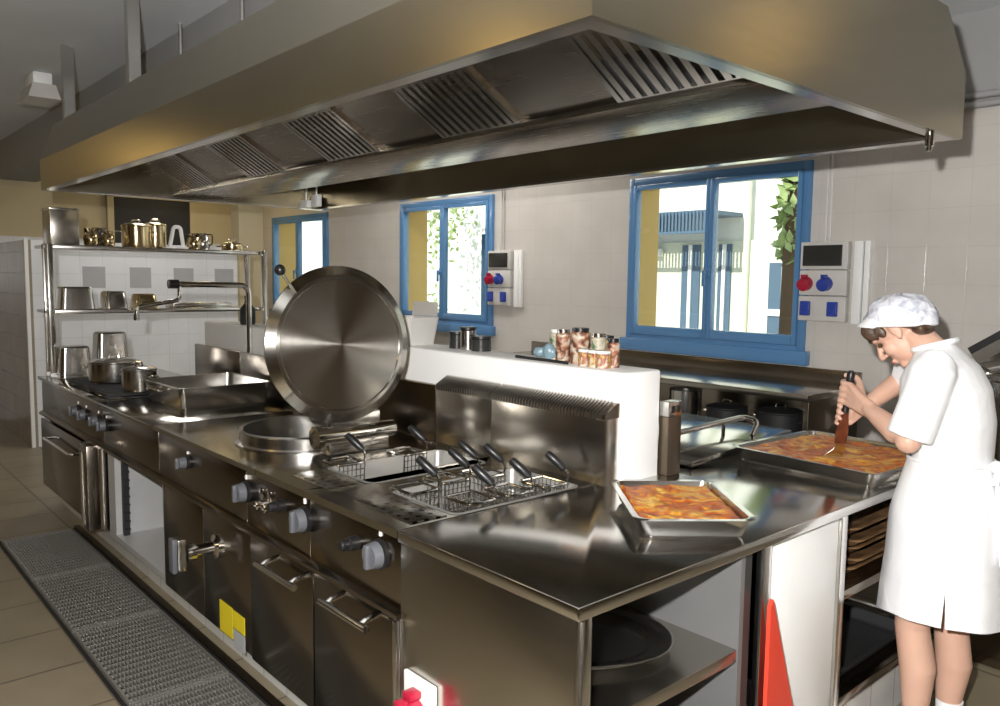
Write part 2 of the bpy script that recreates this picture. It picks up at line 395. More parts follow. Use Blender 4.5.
# ------------------------------------------------------------------ outside the windows
struct('ground', box(nb(), -40, 14, 3.6, 30, -.3, -.2), 'ground', smooth=0)
t = thing('courtyard_building', 'sunlit pale building across the yard with a slatted canopy', 'building', (-9, 10, -.2))
obj('facade', box(nb(), -32, 10, 10, 10.3, -.2, 7.5), 'facw', t, 0)
b = nb(); box(b, -8.6, -4.75, 9.93, 9.995, -.2, 2.25); obj('lower_wall', b, 'fac', t, 0)
b = nb(); box(b, -8.2, -5.9, 9.1, 9.99, 2.62, 2.68)
for k in range(36): box(b, -8.2 + k * .065, -8.2 + k * .065 + .035, 9.08, 9.12, 2.36, 2.66)
box(b, -8.2, -5.9, 9.06, 9.12, 2.33, 2.37)
obj('canopy', b, 'slate', t, 0)
b = nb(); box(b, -7.65, -7.35, 9.8, 9.93, 2.02, 2.16, .02); obj('wall_lamp', b, 'whiteplastic', t)
for a, c, z0, z1 in ((-6.95, -6.6, -.2, 2.2), (-6.25, -6.02, -.2, 2.2), (-5.35, -4.85, .2, 1.9)):
    b = nb(); box(b, a, c, 9.9, 9.94, z0, z1); w = obj('window', b, 'slate', t)
    b = nb(); xm = (a + c) / 2; box(b, xm - .03, xm + .03, 9.87, 9.9, z0, z1); box(b, a, c, 9.87, 9.9, z0 + .9, z0 + 1.0); obj('window_bars', b, 'whiteplastic', w)
b = nb()
cyl(b, (-5.75, 9.9, -.2), (-5.75, 9.9, 7), .05); obj('downpipe', b, 'fac', t)
# louvred shutter folded open outside the middle window
t = thing('window_shutter', 'blue grey louvred shutter folded open outside the middle window', 'shutter', (-4.33, 3.66, 1.2))
b = nb()
sx = -4.50; 
for k in range(19): box(b, sx - .17, sx + .17, 3.665, 3.69, 1.30 + k * .03, 1.317 + k * .03)
obj('slats', b, 'slate', t)
b = nb(); box(b, sx - .21, sx - .17, 3.66, 3.70, 1.2, 2.02); box(b, sx + .17, sx + .21, 3.66, 3.70, 1.2, 2.02); box(b, sx - .17, sx + .17, 3.66, 3.7, 1.2, 1.29); box(b, sx - .17, sx + .17, 3.66, 3.7, 1.87, 2.02)
obj('shutter_frame', b, 'blue', t)
def leafclump(name, label, cat, pts, rad, count, trunk=None, seed=1):
    rnd = random.Random(seed)
    t = thing(name, label, cat, (pts[0][0], pts[0][1], -.2))
    b = nb()
    for i in range(count):
        c = Vector(rnd.choice(pts)); d = Vector((rnd.gauss(0, 1), rnd.gauss(0, 1), rnd.gauss(0, 1))); d = d.normalized() * rad * rnd.random() ** .4
        p = c + d; u = Vector((rnd.gauss(0, 1), rnd.gauss(0, 1), rnd.gauss(0, 1))).normalized(); v = u.orthogonal().normalized(); s = rnd.uniform(.04, .09)
        q = [b.verts.new(p + u * s), b.verts.new(p + v * s * .5), b.verts.new(p - u * s), b.verts.new(p - v * s * .5)]; b.faces.new(q)
    obj('foliage', b, 'leafm', t, 0)
    if trunk:
        b = nb(); tube(b, trunk, [.09] * len(trunk), 8); obj('trunk', b, 'bark', t)
leafclump('climbing_plant', 'green climbing plant beside the right sash of the near window', 'plant', [(-2.30, 5.0, z) for z in (1.9, 2.1, 2.3, 2.5, 2.7)], .16, 420, [(-2.30, 5.0, -.2), (-2.28, 5.0, 2.6)], 3)
leafclump('yard_tree', 'leafy tree in bright sun outside the middle window', 'tree', [(-12.6, 9.0, z) for z in (2.4, 2.9, 3.6)] + [(-12.0, 9.0, 2.8), (-13.0, 9.0, 1.0)], .6, 420, None, 5)

# ------------------------------------------------------------------ socket panels and conduits on the window wall
def socket_panel(x0, label):
    t = thing('socket_panel', label, 'socket panel', (x0 + .14, WB - .001, 1.38), group=None)
    y = WB - .001
    b = nb(); box(b, x0, x0 + .285, y - .05, y, 1.68, 1.84, .006); box(b, x0, x0 + .285, y - .05, y, 1.53, 1.675, .006); box(b, x0, x0 + .285, y - .05, y, 1.38, 1.525, .006)
    obj('housing', b, 'beige', t)
    b = nb(); box(b, x0 + .02, x0 + .255, y - .062, y - .05, 1.70, 1.82, .004); obj('breaker_window', b, 'darkplastic', t)
    for k, m in ((.045, 'red'), (.165, 'bluep')):
        b = nb(); c = Vector((x0 + k, y - .05, 1.60)); lathe(b, [(.042, 0), (.042, .012), (.036, .03), (.036, .05), (.02, .055)], c, (0, -1, -.25)); box(b, c.x - .014, c.x + .014, y - .095, y - .06, 1.63, 1.65, .003)
        o = obj('round_socket', b, m, t); o['label'] = ('red' if m == 'red' else 'blue') + ' round power socket'
    for k in (.05, .215):
        b = nb(); box(b, x0 + k - .03, x0 + k + .03, y - .075, y - .05, 1.41, 1.495, .006); box(b, x0 + k - .02, x0 + k + .02, y - .082, y - .075, 1.415, 1.435, .003); obj('square_socket', b, 'bluep', t)
    b = nb()
    box(b, x0 + .31, x0 + .36, y - .03, y, 1.37, 1.84, .004); box(b, x0 + .37, x0 + .40, y - .03, y, 1.37, 1.84, .004)
    obj('cable_trunking', b, 'whiteplastic', t)
    b = nb()
    for k in (.13, .155): cyl(b, (x0 + k, y - .012, 1.84), (x0 + k, y - .012, 2.53), .007, n=8)
    obj('conduit', b, 'beige', t)
socket_panel(-1.285, 'pale socket panel on the tiled wall behind the woman, beside the large blue window')
socket_panel(-4.135, 'pale socket panel with red and blue sockets between the two blue windows')
b = nb()
for k in (0, .045): cyl(b, (-.7, WB - .05, 2.50 + k), (3.45, WB - .05, 2.50 + k), .018, n=10)
o = obj('wall_pipes', b, 'greywall'); tag(o, 'grey pipe run along the wall right of the hood', 'pipe')
# ceiling lamp
LC0 = (-5.30, .12, 2.86)
t = thing('ceiling_lamp', 'small white emergency lamp fixed to the ceiling left of the hood posts', 'lamp', LC0)
b = nb(); box(b, LC0[0] - .13, LC0[0] + .13, LC0[1] - .06, LC0[1] + .06, 2.885, CEIL - .001, .01); obj('lamp_base', b, 'whiteplastic', t)
b = nb(); prism(b, [(LC0[1] - .10, 2.79), (LC0[1] + .10, 2.79), (LC0[1] + .07, 2.885), (LC0[1] - .07, 2.885)], 'x', LC0[0] - .17, LC0[0] + .17); obj('diffuser', b, 'beige', t)

# ================================================================== EXTRACTION HOOD
HX0, HX1 = -4.40, .06
hood = thing('extraction_hood', 'long stainless steel extraction hood hanging over the cooking line', 'extraction hood', (-2.17, .87, 2.1))
prof = [(-.08, 2.1), (-.08, 2.28), (.0, 2.5), (1.62, 2.5), (1.81, 2.32), (1.81, 2.1)]
inn = [(-.065, 2.1), (-.065, 2.277), (.012, 2.486), (1.612, 2.486), (1.795, 2.314), (1.795, 2.1)]
b = nb()
# shell: outer and inner sheets joined along the open bottom
O = [[b.verts.new((x, y, z)) for y, z in prof] for x in (HX0, HX1)]
I = [[b.verts.new((x, y, z)) for y, z in inn] for x in (HX0 + .015, HX1 - .015)]
for L in (O, I):
    for i in range(5): b.faces.new((L[0][i], L[0][i + 1], L[1][i + 1], L[1][i]))
    b.faces.new(L[0]); b.faces.new(L[1])
for L, K in ((O, I),):
    b.faces.new((L[0][0], L[1][0], K[1][0], K[0][0])); b.faces.new((L[0][5], L[1][5], K[1][5], K[0][5]))
    for s in (0, 1): b.faces.new((L[s][0], K[s][0], K[s][5], L[s][5]))
obj('canopy', b, 'hood', hood, 4)
b = nb()
box(b, HX0 + .016, HX1 - .016, -.064, -.02, 2.1, 2.112); box(b, HX0 + .016, HX1 - .016, 1.745, 1.794, 2.1, 2.112)
box(b, HX0 + .016, HX0 + .06, -.02, 1.745, 2.1, 2.112); box(b, HX1 - .06, HX1 - .016, -.02, 1.745, 2.1, 2.112)
obj('bottom_lip', b, 'satin', hood)
b = nb(); prism(b, [(.14, 2.485), (.72, 2.15), (1.09, 2.15), (1.67, 2.485)], 'x', HX0 + .02, HX1 - .02)
obj('plenum', b, 'hood_in', hood, 20)
b = nb(); box(b, HX0 + .02, HX1 - .02, .70, 1.11, 2.128, 2.149, .004); obj('grease_gutter', b, 'hood_in', hood)
T = Vector((0, .25, -.15)).normalized(); N = Vector((0, -.515, -.857))
for x0, x1 in ((-.523, -.111), (-1.413, -.996), (-2.30, -1.885), (-3.19, -2.775), (-4.08, -3.665)):
    P0 = Vector((0, .455, 2.309))
    def quad(bm, xa, xb, s0, s1, n0, n1):
        c = [P0 + T * s + N * n for s in (s0, s1) for n in (n0, n1)]
        ring = lambda x: [Vector((x, c[i].y, c[i].z)) for i in (0, 1, 3, 2)]
        loft(bm, [ring(xa), ring(xb)])
    b = nb()
    quad(b, x0 - .012, x0 + .008, 0, .305, .001, .016); quad(b, x1 - .008, x1 + .012, 0, .305, .001, .016)
    quad(b, x0 + .008, x1 - .008, 0, .018, .001, .016); quad(b, x0 + .008, x1 - .008, .287, .305, .001, .016)
    f = obj('filter', b, 'satin', hood)
    b = nb(); quad(b, x0 + .008, x1 - .008, .018, .287, .001, .003); obj('filter_gap_shade', b, 'blackmatte', f)  # black sheet stands in for the shade between the bars
    b = nb(); w = (x1 - x0 - .016) / 9
    for k in range(9): quad(b, x0 + .008 + w * (k + .28), x0 + .008 + w * (k + .80), .018, .287, .006, .018)
    obj('baffle_bars', b, 'satin', f)
for x in (-4.36, -3.13, -1.2):
    b = nb(); box(b, x - .025, x + .025, .05, .08, 2.5, CEIL); box(b, x - .025, x - .015, .08, .12, 2.5, CEIL); obj('hanger_post', b, 'satin', hood)
for x in (-4.25, -3.45, -2.65):
    b = nb(); cyl(b, (x, .43, 2.5), (x, .43, CEIL), .012, n=8); box(b, x - .03, x + .03, .40, .46, 2.5, 2.51); obj('hanger_rod', b, 'satin', hood)
b = nb(); cyl(b, (.035, 1.60, 2.105), (.035, 1.60, 2.055), .014); cyl(b, (.035, 1.60, 2.055), (.035, 1.60, 2.04), .009); obj('drain_cap', b, 'chrome', hood)
b = nb(); box(b, -4.0, -3.9, 1.42, 1.46, 2.07, 2.12, .006); box(b, -3.84, -3.76, 1.42, 1.46, 2.07, 2.15, .006)
tube(b, bend([(-3.95, 1.44, 2.1), (-3.93, 1.44, 2.24), (-3.80, 1.45, 2.3), (-3.79, 1.45, 2.485)], .04), .006, 8); tube(b, [(-3.8, 1.44, 2.14), (-3.83, 1.46, 2.25), (-3.72, 1.46, 2.485)], .005, 8)
obj('lamp_holder', b, 'whiteplastic', hood)

# ================================================================== COOKING LINE (front face y = 0)
LP = .14  # plinth top
def shell(x0, x1, parent, top=True):
    """carcass that leaves room for a well below the top"""
    b = nb()
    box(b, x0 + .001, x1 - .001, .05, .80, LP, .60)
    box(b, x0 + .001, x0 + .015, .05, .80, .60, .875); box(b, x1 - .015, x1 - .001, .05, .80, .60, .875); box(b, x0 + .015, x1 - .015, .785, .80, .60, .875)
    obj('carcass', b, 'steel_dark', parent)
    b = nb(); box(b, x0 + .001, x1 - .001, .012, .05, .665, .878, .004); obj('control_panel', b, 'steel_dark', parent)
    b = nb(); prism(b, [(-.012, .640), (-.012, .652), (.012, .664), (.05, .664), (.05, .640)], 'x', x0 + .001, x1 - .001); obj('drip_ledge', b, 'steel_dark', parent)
def top_rect(x0, x1, hx0, hx1, hy0, hy1, parent, m='steel_top'):
    b = nb()
    n = 4
    o = [(x0, -.012), (x1, -.012), (x1, .80), (x0, .80)]; h = [(hx0, hy0), (hx1, hy0), (hx1, hy1), (hx0, hy1)]
    ring = lambda p, z: [(x, y, z) for x, y in p]
    R = loft(b, [ring(h, .876), ring(h, .9), ring(o, .9), ring(o, .876)], False, False)
    for i in range(4):
        j = (i + 1) % 4; b.faces.new((R[3][i], R[3][j], R[0][j], R[0][i]))
    return obj('worktop', b, m, parent, 20)
def flat_top(x0, x1, parent):
    b = nb(); box(b, x0 + .0005, x1 - .0005, -.012, .80, .878, .9, .005); return obj('worktop', b, 'steel_top', parent)
def knob(px, py, parent, r=.036, name='knob'):
    p = atY(px, py, -.02)
    b = nb(); lathe(b, [(r * 1.12, 0), (r * 1.12, .012), (r * .95, .016)], (p.x, .012, p.z), (0, -1, 0), 28); o = obj('knob_collar', b, 'black', parent)
    b = nb(); lathe(b, [(r, .0), (r * .94, .022), (r * .9, .028)], (p.x, -.004, p.z), (0, -1, 0), 28); box(b, p.x - .009, p.x + .009, -.046, -.03, p.z - r * .9, p.z + r * .9, .004)
    k = obj(name, b, 'knob', parent)
    b = nb(); box(b, p.x - .004, p.x + .004, .006, .0119, p.z + r * 1.35, p.z + r * 1.8); obj('dial_mark', b, 'whiteplastic', parent)
def push(px, py, parent):
    p = atY(px, py, -.03)
    b = nb(); lathe(b, [(.022, 0), (.022, .03), (.017, .034), (.017, .055), (.013, .06)], (p.x, .012, p.z), (0, -1, 0), 20); obj('push_button', b, 'black', parent)

# ---- gas range with oven
t = thing('gas_range', 'dark steel gas range with oven at the far left end of the line', 'range', (-4.32, .4, LP))
X0, X1 = -5.04, -3.60
shell(X0, X1, t); flat_top(X0, X1, t)
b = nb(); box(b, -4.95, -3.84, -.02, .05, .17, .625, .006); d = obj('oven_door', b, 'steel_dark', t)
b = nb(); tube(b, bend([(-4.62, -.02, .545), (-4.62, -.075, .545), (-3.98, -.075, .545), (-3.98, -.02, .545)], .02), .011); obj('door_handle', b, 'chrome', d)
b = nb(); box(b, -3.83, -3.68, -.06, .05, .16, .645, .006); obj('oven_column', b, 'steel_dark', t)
b = nb(); cyl(b, (-3.76, -.062, .18), (-3.76, -.062, .60), .012); obj('corner_post', b, 'chrome', t)
b = nb(); cyl(b, (-3.645, .015, .17), (-3.645, .015, .635), .022); obj('corner_post', b, 'satin', t)
b = nb(); box(b, -4.1, -4.0, -.012, -.001, .05, .10)
for q in ((73, 411), (81, 415), (93, 421), (101, 426)): knob(*q, t, .03)
# burners and pan supports
for cx, cy in ((-4.30, .24), (-3.74, .24)):
    b = nb(); lathe(b, [(.10, 0), (.10, .006), (.05, .008), (.045, .02), (.0, .022)], (cx, cy, .9), n=28); obj('burner', b, 'blackmatte', t)
for cx in (-4.28, -3.86):
    b = nb(); w = .2 if cx < -4 else .19
    for y in (.06, .44): box(b, cx - w, cx + w, y - .008, y + .008, .912, .926)
    for x in (cx - w, cx + w): box(b, x - .008, x + .008, .06, .44, .912, .926)
    for k in range(5): box(b, cx - w + .02 + k * (2 * w - .04) / 4 - .006, cx - w + .02 + k * (2 * w - .04) / 4 + .006, .07, .43, .918, .93)
    for x in (cx - w, cx + w):
        for y in (.06, .44): box(b, x - .01, x + .01, y - .01, y + .01, .9, .912)
    obj('pan_support', b, 'blackmatte', t)
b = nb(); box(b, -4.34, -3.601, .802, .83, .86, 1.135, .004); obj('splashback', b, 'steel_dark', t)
lab = nb(); box(lab, -4.22, -4.10, .094, .0995, .09, .14)
o = obj('yellow_tag', lab, 'yellow'); o.location.y = .0; tag(o, 'small yellow sticker on the white plinth below the oven', 'sticker')

# ---- open cabinet
t = thing('open_cabinet', 'low open steel cabinet between the oven and the boiling pan', 'cabinet', (-3.15, .4, LP))
X0, X1 = -3.60, -2.705
flat_top(X0, X1, t)
b = nb(); box(b, X0 + .001, X1 - .001, .012, .05, .665, .878, .004); obj('control_panel', b, 'steel_dark', t)
b = nb(); prism(b, [(-.012, .640), (-.012, .652), (.012, .664), (.05, .664), (.05, .640)], 'x', X0 + .001, X1 - .001); obj('drip_ledge', b, 'steel_dark', t)
b = nb()
box(b, X0 + .001, X0 + .12, .03, .80, LP, .64); box(b, X1 - .02, X1 - .001, .03, .80, LP, .64); box(b, X0 + .12, X1 - .02, .76, .80, LP, .64); box(b, X0 + .12, X1 - .02, .03, .76, LP, .17); box(b, X0 + .12, X1 - .02, .05, .76, .625, .64)
obj('carcass', b, 'inner', t)
b = nb(); box(b, -3.47, -3.44, .06, .09, .17, .625)
for k in range(9): box(b, -3.44, -3.425, .062, .09, .20 + k * .046, .21 + k * .046)
obj('rack_runner', b, 'blackmatte', t)
b = nb(); box(b, X0 + .001, X1 - .001, .802, .83, .86, 1.135, .004); obj('splashback', b, 'steel_dark', t)

# ---- boiling pan
KC = Vector((-1.985, .395, .9)); KR = .265
t = thing('boiling_pan', 'round built-in steel boiling pan with its lid standing open', 'boiling pan', (-2.22, .4, LP))
X0, X1 = -2.705, -1.735
b = nb()
box(b, X0 + .001, X1 - .001, .05, .80, LP, .55); box(b, X0 + .001, X0 + .015, .05, .80, .55, .875); box(b, X1 - .015, X1 - .001, .05, .80, .55, .875); box(b, X0 + .015, X1 - .015, .785, .80, .55, .875)
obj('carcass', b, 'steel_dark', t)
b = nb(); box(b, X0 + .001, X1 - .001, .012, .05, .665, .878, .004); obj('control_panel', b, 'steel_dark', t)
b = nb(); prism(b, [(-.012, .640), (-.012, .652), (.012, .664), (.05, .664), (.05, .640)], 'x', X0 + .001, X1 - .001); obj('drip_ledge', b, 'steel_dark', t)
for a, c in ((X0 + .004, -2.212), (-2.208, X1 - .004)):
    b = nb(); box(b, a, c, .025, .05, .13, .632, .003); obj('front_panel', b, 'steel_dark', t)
XT = -1.603; b = nb(); n = 64; circ = []; rect = []
for i in range(n):
    a = 2 * PI * i / n; dx, dy = math.cos(a), math.sin(a); circ.append((KC.x + KR * dx, KC.y + KR * dy))
    sx = ((XT if dx > 0 else X0) - KC.x) / dx if abs(dx) > 1e-6 else 1e9; sy = ((.80 if dy > 0 else -.012) - KC.y) / dy if abs(dy) > 1e-6 else 1e9
    s = min(sx, sy); rect.append((KC.x + dx * s, KC.y + dy * s))
for cx, cy in ((X0, -.012), (XT, -.012), (XT, .8), (X0, .8)):
    i = min(range(n), key=lambda k: (rect[k][0] - cx) ** 2 + (rect[k][1] - cy) ** 2); rect[i] = (cx, cy)
g = lambda p, z: [(x, y, z) for x, y in p]
R = loft(b, [g(circ, .88), g(circ, .9), g(rect, .9), g(rect, .88)], False, False)
for i in range(n): j = (i + 1) % n; b.faces.new((R[3][i], R[3][j], R[0][j], R[0][i]))
obj('worktop', b, 'steel_top', t, 20)
b = nb(); lathe(b, [(KR + .03, .0), (KR + .03, .006), (KR + .012, .010), (KR + .010, .050), (KR + .016, .056), (KR + .010, .062), (KR - .004, .058), (KR - .008, -.02), (KR - .02, -.24), (KR - .10, -.30), (.0, -.31)], KC, n=64, cap0=False); obj('kettle_bowl', b, 'pan', t)
b = nb()
ax = Vector((-1.655, .44, .975))
cyl(b, ax + Vector((0, -.16, 0)), ax + Vector((0, .16, 0)), .036, n=24); cyl(b, ax + Vector((0, -.185, 0)), ax + Vector((0, -.16, 0)), .045, n=24); cyl(b, ax + Vector((0, .16, 0)), ax + Vector((0, .175, 0)), .036, n=24)
h = obj('hinge', b, 'chrome', t)
b = nb(); box(b, -1.70, -1.62, .30, .58, .9005, .955, .008); obj('hinge_block', b, 'satin', h)
# the lid: built flat, then stood up facing the camera side
b = nb(); LR = .31
lathe(b, [(0, -.012), (LR - .02, -.012), (LR, -.004), (LR, .006), (LR - .035, .026), (LR - .05, .027), (LR - .054, .022), (0, .022)], (0, 0, 0), n=96)
lid = obj('lid', b, 'lid', t, 25, local=True)
lid.location = Vector((-1.665, .375, 1.335)) - t.location
lid.rotation_euler = (0, math.radians(90 - 4), math.radians(-3))
b = nb(); box(b, -1.688, -1.64, .33, .55, .985, 1.06, .006); obj('lid_bracket', b, 'satin', t)
pk = atX(291, 284, -1.67); pk2 = atX(280, 270, -1.66)
b = nb(); cyl(b, pk + Vector((0, .03, -.05)), pk2, .006, n=10); hd = obj('lid_handle', b, 'chrome', t)
b = nb(); ell(b, pk2, (.021, .021, .021)); o = obj('ball_knob', b, 'black', hd)
# drain valve, dial, gauges
b = nb(); lathe(b, [(.05, 0), (.05, .012), (.024, .02), (.024, .09), (.036, .095), (.036, .13), (.0, .135)], (-2.06, .025, .485), (0, -1, 0), 24); v = obj('drain_valve', b, 'chrome', t)
b = nb(); box(b, -2.09, -2.03, -.145, -.111, .42, .55, .006); obj('valve_body', b, 'satin', v)
b = nb(); box(b, -2.085, -2.035, -.165, -.1451, .415, .555, .006); obj('valve_lever', b, 'knob', v)
knob(239, 493, t); knob(181, 463, t, .026)
for q in ((258, 500), (266, 503)):
    p = atY(*q, -.01); b = nb(); lathe(b, [(.016, 0), (.016, .03), (.012, .034), (.012, .02)], (p.x, .012, p.z - .02), (0, -1, 0), 18); box(b, p.x - .012, p.x + .012, .0, .012, p.z, p.z + .04, .003); obj('pressure_gauge', b, 'chrome', t)
b = nb(); box(b, X0 + .001, XT - .001, .802, .83, .86, 1.145, .004); obj('splashback', b, 'steel_dark', t)
for n_, m, x0, x1, z0, z1 in (('yellow_label', 'yellow', -2.045, -1.915, .135, .265), ('yellow_label', 'yellow', -1.908, -1.80, .19, .262), ('grey_label', 'greylabel', -1.908, -1.80, .115, .185)):
    b = nb(); box(b, x0, x1, .0235, .0249, z0, z1); o = obj(n_, b, m, t); o['label'] = n_.replace('_', ' ')

# ---- two deep fryers
def fryer(x0, x1, well, label, kn, ph, hx):
    xt = -1.60 if x0 < -1.5 else x0
    t = thing('deep_fryer', label, 'fryer', ((x0 + x1) / 2, .4, LP), group=None)
    shell(x0, x1, t)
    hx0, hx1, hy0, hy1 = well
    top_rect(xt + .0005, x1 - .0005, hx0, hx1, hy0, hy1, t)
    b = nb(); r0 = rrect(hx0, hx1, hy0, hy1, .03, .903); r1 = rrect(hx0 - .012, hx1 + .012, hy0 - .012, hy1 + .012, .04, .901); r2 = rrect(hx0 + .012, hx1 - .012, hy0 + .012, hy1 - .012, .04, .68)
    loft(b, [r1, r0, rrect(hx0 + .003, hx1 - .003, hy0 + .003, hy1 - .003, .03, .895), r2], False, True); obj('well', b, 'wellmat', t, 30)
    b = nb(); box(b, hx0 + .012, hx1 - .012, hy0 + .012, hy1 - .012, .80, .805); obj('cooking_oil', b, 'steel_dark', t)
    b = nb(); box(b, hx0 + .01, hx1 - .01, .05, hy0 - .025, .9, .9035, .001)
    obj('drain_plate', b, 'drain', t)
    b = nb(); box(b, x0 + .006, x1 - .006, .02, .05, .125, .632, .004); d = obj('door', b, 'steel_dark', t)
    z = hx[2]; b = nb(); cyl(b, (hx[0], -.05, z), (hx[1], -.05, z), .012)
    for x in (hx[0] + .035, hx[1] - .035): tube(b, [(x, .02, z + .02), (x, -.03, z + .012), (x, -.05, z)], .011)
    obj('door_handle', b, 'chrome', d)
    knob(*kn, t, .040); push(*ph, t)
    # flue splashback with a ribbed grille along its top
    b = nb(); xr = x1 + (.045 if x1 > -1 else 0)
    box(b, xt + .001, xr, .802, .87, .86, 1.13, .003); f = obj('flue_splashback', b, 'steel', t)
    b = nb(); prism(b, [(.800, 1.13), (.800, 1.145), (.86, 1.18), (.875, 1.18), (.875, 1.13)], 'x', xt + .001, xr); obj('flue_cap', b, 'steel_dark', f)
    b = nb(); n = int((xr - xt) / .016)
    for k in range(n):
        xx = xt + .006 + k * .016
        box(b, xx, xx + .007, .795, .7985, 1.128, 1.149)
        prism(b, [(.7985, 1.153), (.7985, 1.146), (.86, 1.1815), (.86, 1.188)], 'x', xx, xx + .007)
    obj('flue_grille', b, 'satin', f)
    return t
def hspan(pa, pb): 
    a, c = atY(*pa, -.05), atY(*pb, -.05); return (a.x, c.x, (a.z + c.z) / 2)
fryer(-1.735, -1.236, (-1.46, -1.165, .205, .715), 'left deep fryer of the pair, beside the boiling pan, two baskets in it', (297, 521), (273, 507), hspan((256, 564), (294, 588)))
fr = fryer(-1.236, -.69, (-1.035, -.702, .205, .735), 'right deep fryer of the pair, next to the end worktop, full of baskets', (372, 556), (345, 545), hspan((320, 600), (366, 631)))
b = nb(); box(b, -.722, -.6905, -.004, .05, .02, .64, .004); box(b, -.715, -.695, -.012, -.004, .10, .632, .002); obj('corner_post', b, 'satin', fr)

# fryer baskets: wire rim, mesh bowl, wire handle with black grip
def basket_tree(wx, wy):
    t = thing('fryer_basket', 'x', 'basket', (0, 0, 0))
    b = nb(); tube(b, bend([(-wx, 0, 0), (-wx, -wy, 0), (0, -wy, 0), (0, 0, 0), (-wx, 0, 0)], .012, 3), .005, 8); f = obj('rim_wire', b, 'chrome', t)
    b = nb(); k = 6
    for i in range(k + 1):
        x = -wx + wx * i / k; tube(b, [(x, 0, 0), (x * .97 - .002, -.006, -.1), (x * .97 - .002, -wy + .006, -.1), (x, -wy, 0)], .0022, 4)
        y = -wy + wy * i / k; tube(b, [(0, y, 0), (-.006, y, -.1), (-wx + .006, y, -.1), (-wx, y, 0)], .0022, 4)
    for z in (-.025, -.05, -.075, -.1): tube(b, [(-.004, -.004, z), (-wx + .004, -.004, z), (-wx + .004, -wy + .004, z), (-.004, -wy + .004, z)], .0022, 4, loop=True)
    obj('mesh_bowl', b, 'pan', t)
    g0 = Vector((-.014, .0, .045)); dr = Vector((-.62, -.45, .62)).normalized()
    b = nb(); tube(b, bend([(-.012, -.01, -.005), (-.002, .0, .01), (.0, .0, .034), g0, g0 + dr * .03], .015), .0035, 8); h = obj('handle_wire', b, 'chrome', t)
    b = nb(); tube(b, [g0 + dr * s for s in (0, .010, .045, .078, .086)], [.010, .0135, .0155, .0145, .010], 12); obj('handle_grip', b, 'black', h)
    return t
bk = basket_tree(.125, .11)
places = [(365, 462, 'front basket in the left fryer'), (427, 452, 'back basket in the left fryer'), (439, 489, 'long handled basket at the front left of the right fryer'), (470, 479, 'second basket from the front, left row of the right fryer'),
          (479, 470, 'third basket from the front, left row of the right fryer'), (505, 474, 'rearmost basket in the left row of the right fryer'), (496, 499, 'front basket in the right row of the right fryer'), (533, 491, 'middle basket in the right row of the right fryer'), (568, 483, 'rearmost basket in the right row of the right fryer')]
for i, (px, py, lb) in enumerate(places):
    p = atZ(px, py, .905); p.x = min(p.x, -.71) if px > 380 and px != 427 else p.x; o = bk if i == 0 else dup(bk, p); o.location = p
    o['label'] = lb; o['group'] = 'fryer baskets'

# ================================================================== END WORK TABLE
t = thing('work_table', 'stainless steel end worktop carrying the two lasagna trays', 'work table', (-.35, 1.0, .0))
b = nb(); prism(b, [(-.6895, -.012), (0, -.012), (0, 2.25), (-.64, 2.25), (-.64, .876), (-.6445, .876), (-.6445, .801), (-.6895, .801)], 'z', .866, .9); bmesh.ops.bevel(b, geom=list(b.edges), offset=.005, segments=3, profile=.5, affect='EDGES'); obj('worktop', b, 'steel_end', t)
b = nb(); box(b, -.6895, -.02, .0, .02, .02, .866, .002); obj('front_panel', b, 'steel', t)
b = nb(); box(b, -.689, -.66, .02, .80, .2, .866); box(b, -.63, -.60, .88, 2.2, .2, .866); obj('back_panel', b, 'steel', t)
b = nb(); box(b, -.66, -.02, .655, .675, .2, .866); obj('partition', b, 'lining', t)
for ya, yb, za in ((.0205, .045, .2), (.755, .80, 0), (1.222, 1.262, 0), (2.15, 2.2, 0)):
    b = nb(); box(b, -.035, -.012, ya, yb, za, .866, .002); obj('upright', b, 'satin', t)
b = nb(); box(b, -.06, -.03, .69, .725, .2, .866)
obj('shelf_rail', b, 'slotted', t)
for z in (.56, .2):
    b = nb(); box(b, -.659, -.022, .021, .654, z, z + .036, .003); obj('shelf', b, 'steel', t)
for z in (.57, .20):
    b = nb(); box(b, -.599, -.022, 1.262, 2.15, z, z + .032, .003); obj('shelf', b, 'steel_dark', t)
b = nb(); box(b, -.599, -.022, 1.235, 1.255, .2, .866); obj('partition', b, 'steel_dark', t)
b = nb(); box(b, -.05, -.022, .802, 1.220, .13, .862, .003); o = obj('door_panel', b, 'whiteplastic', t); o['label'] = 'glossy white door panel'
b = nb(); box(b, -.03, -.016, .86, 1.20, .02, .12); obj('door_kick', b, 'whiteplastic', t)
# red board in the gap beside the white door
b = nb(); prism(b, [(.756, .0), (.756, .70), (.768, .72), (.925, .31), (.975, .305), (.98, .0)], 'x', .004, .016)
o = obj('warning_board', b, 'redboard'); tag(o, 'red triangular board leaning against the white door panel', 'board')
# red socket
t = thing('wall_socket', 'red industrial socket on a white plate on the end panel', 'socket', (-.585, -.001, .36))
b = nb(); box(b, -.655, -.515, -.014, -.001, .36, .512, .004); obj('back_plate', b, 'whiteplastic', t)
b = nb(); lathe(b, [(.045, 0), (.045, .02), (.04, .03), (.04, .05), (.034, .055)], (-.585, -.014, .425), (0, -1, -.3), 24); box(b, -.605, -.565, -.055, -.015, .462, .484, .005); s = obj('socket_body', b, 'red', t)
b = nb(); lathe(b, [(.043, .052), (.045, .058), (.045, .068), (.036, .072)], (-.585, -.014, .425), (0, -1, -.3), 24); box(b, -.60, -.57, -.085, -.055, .44, .468, .004); obj('socket_cap', b, 'red', s)

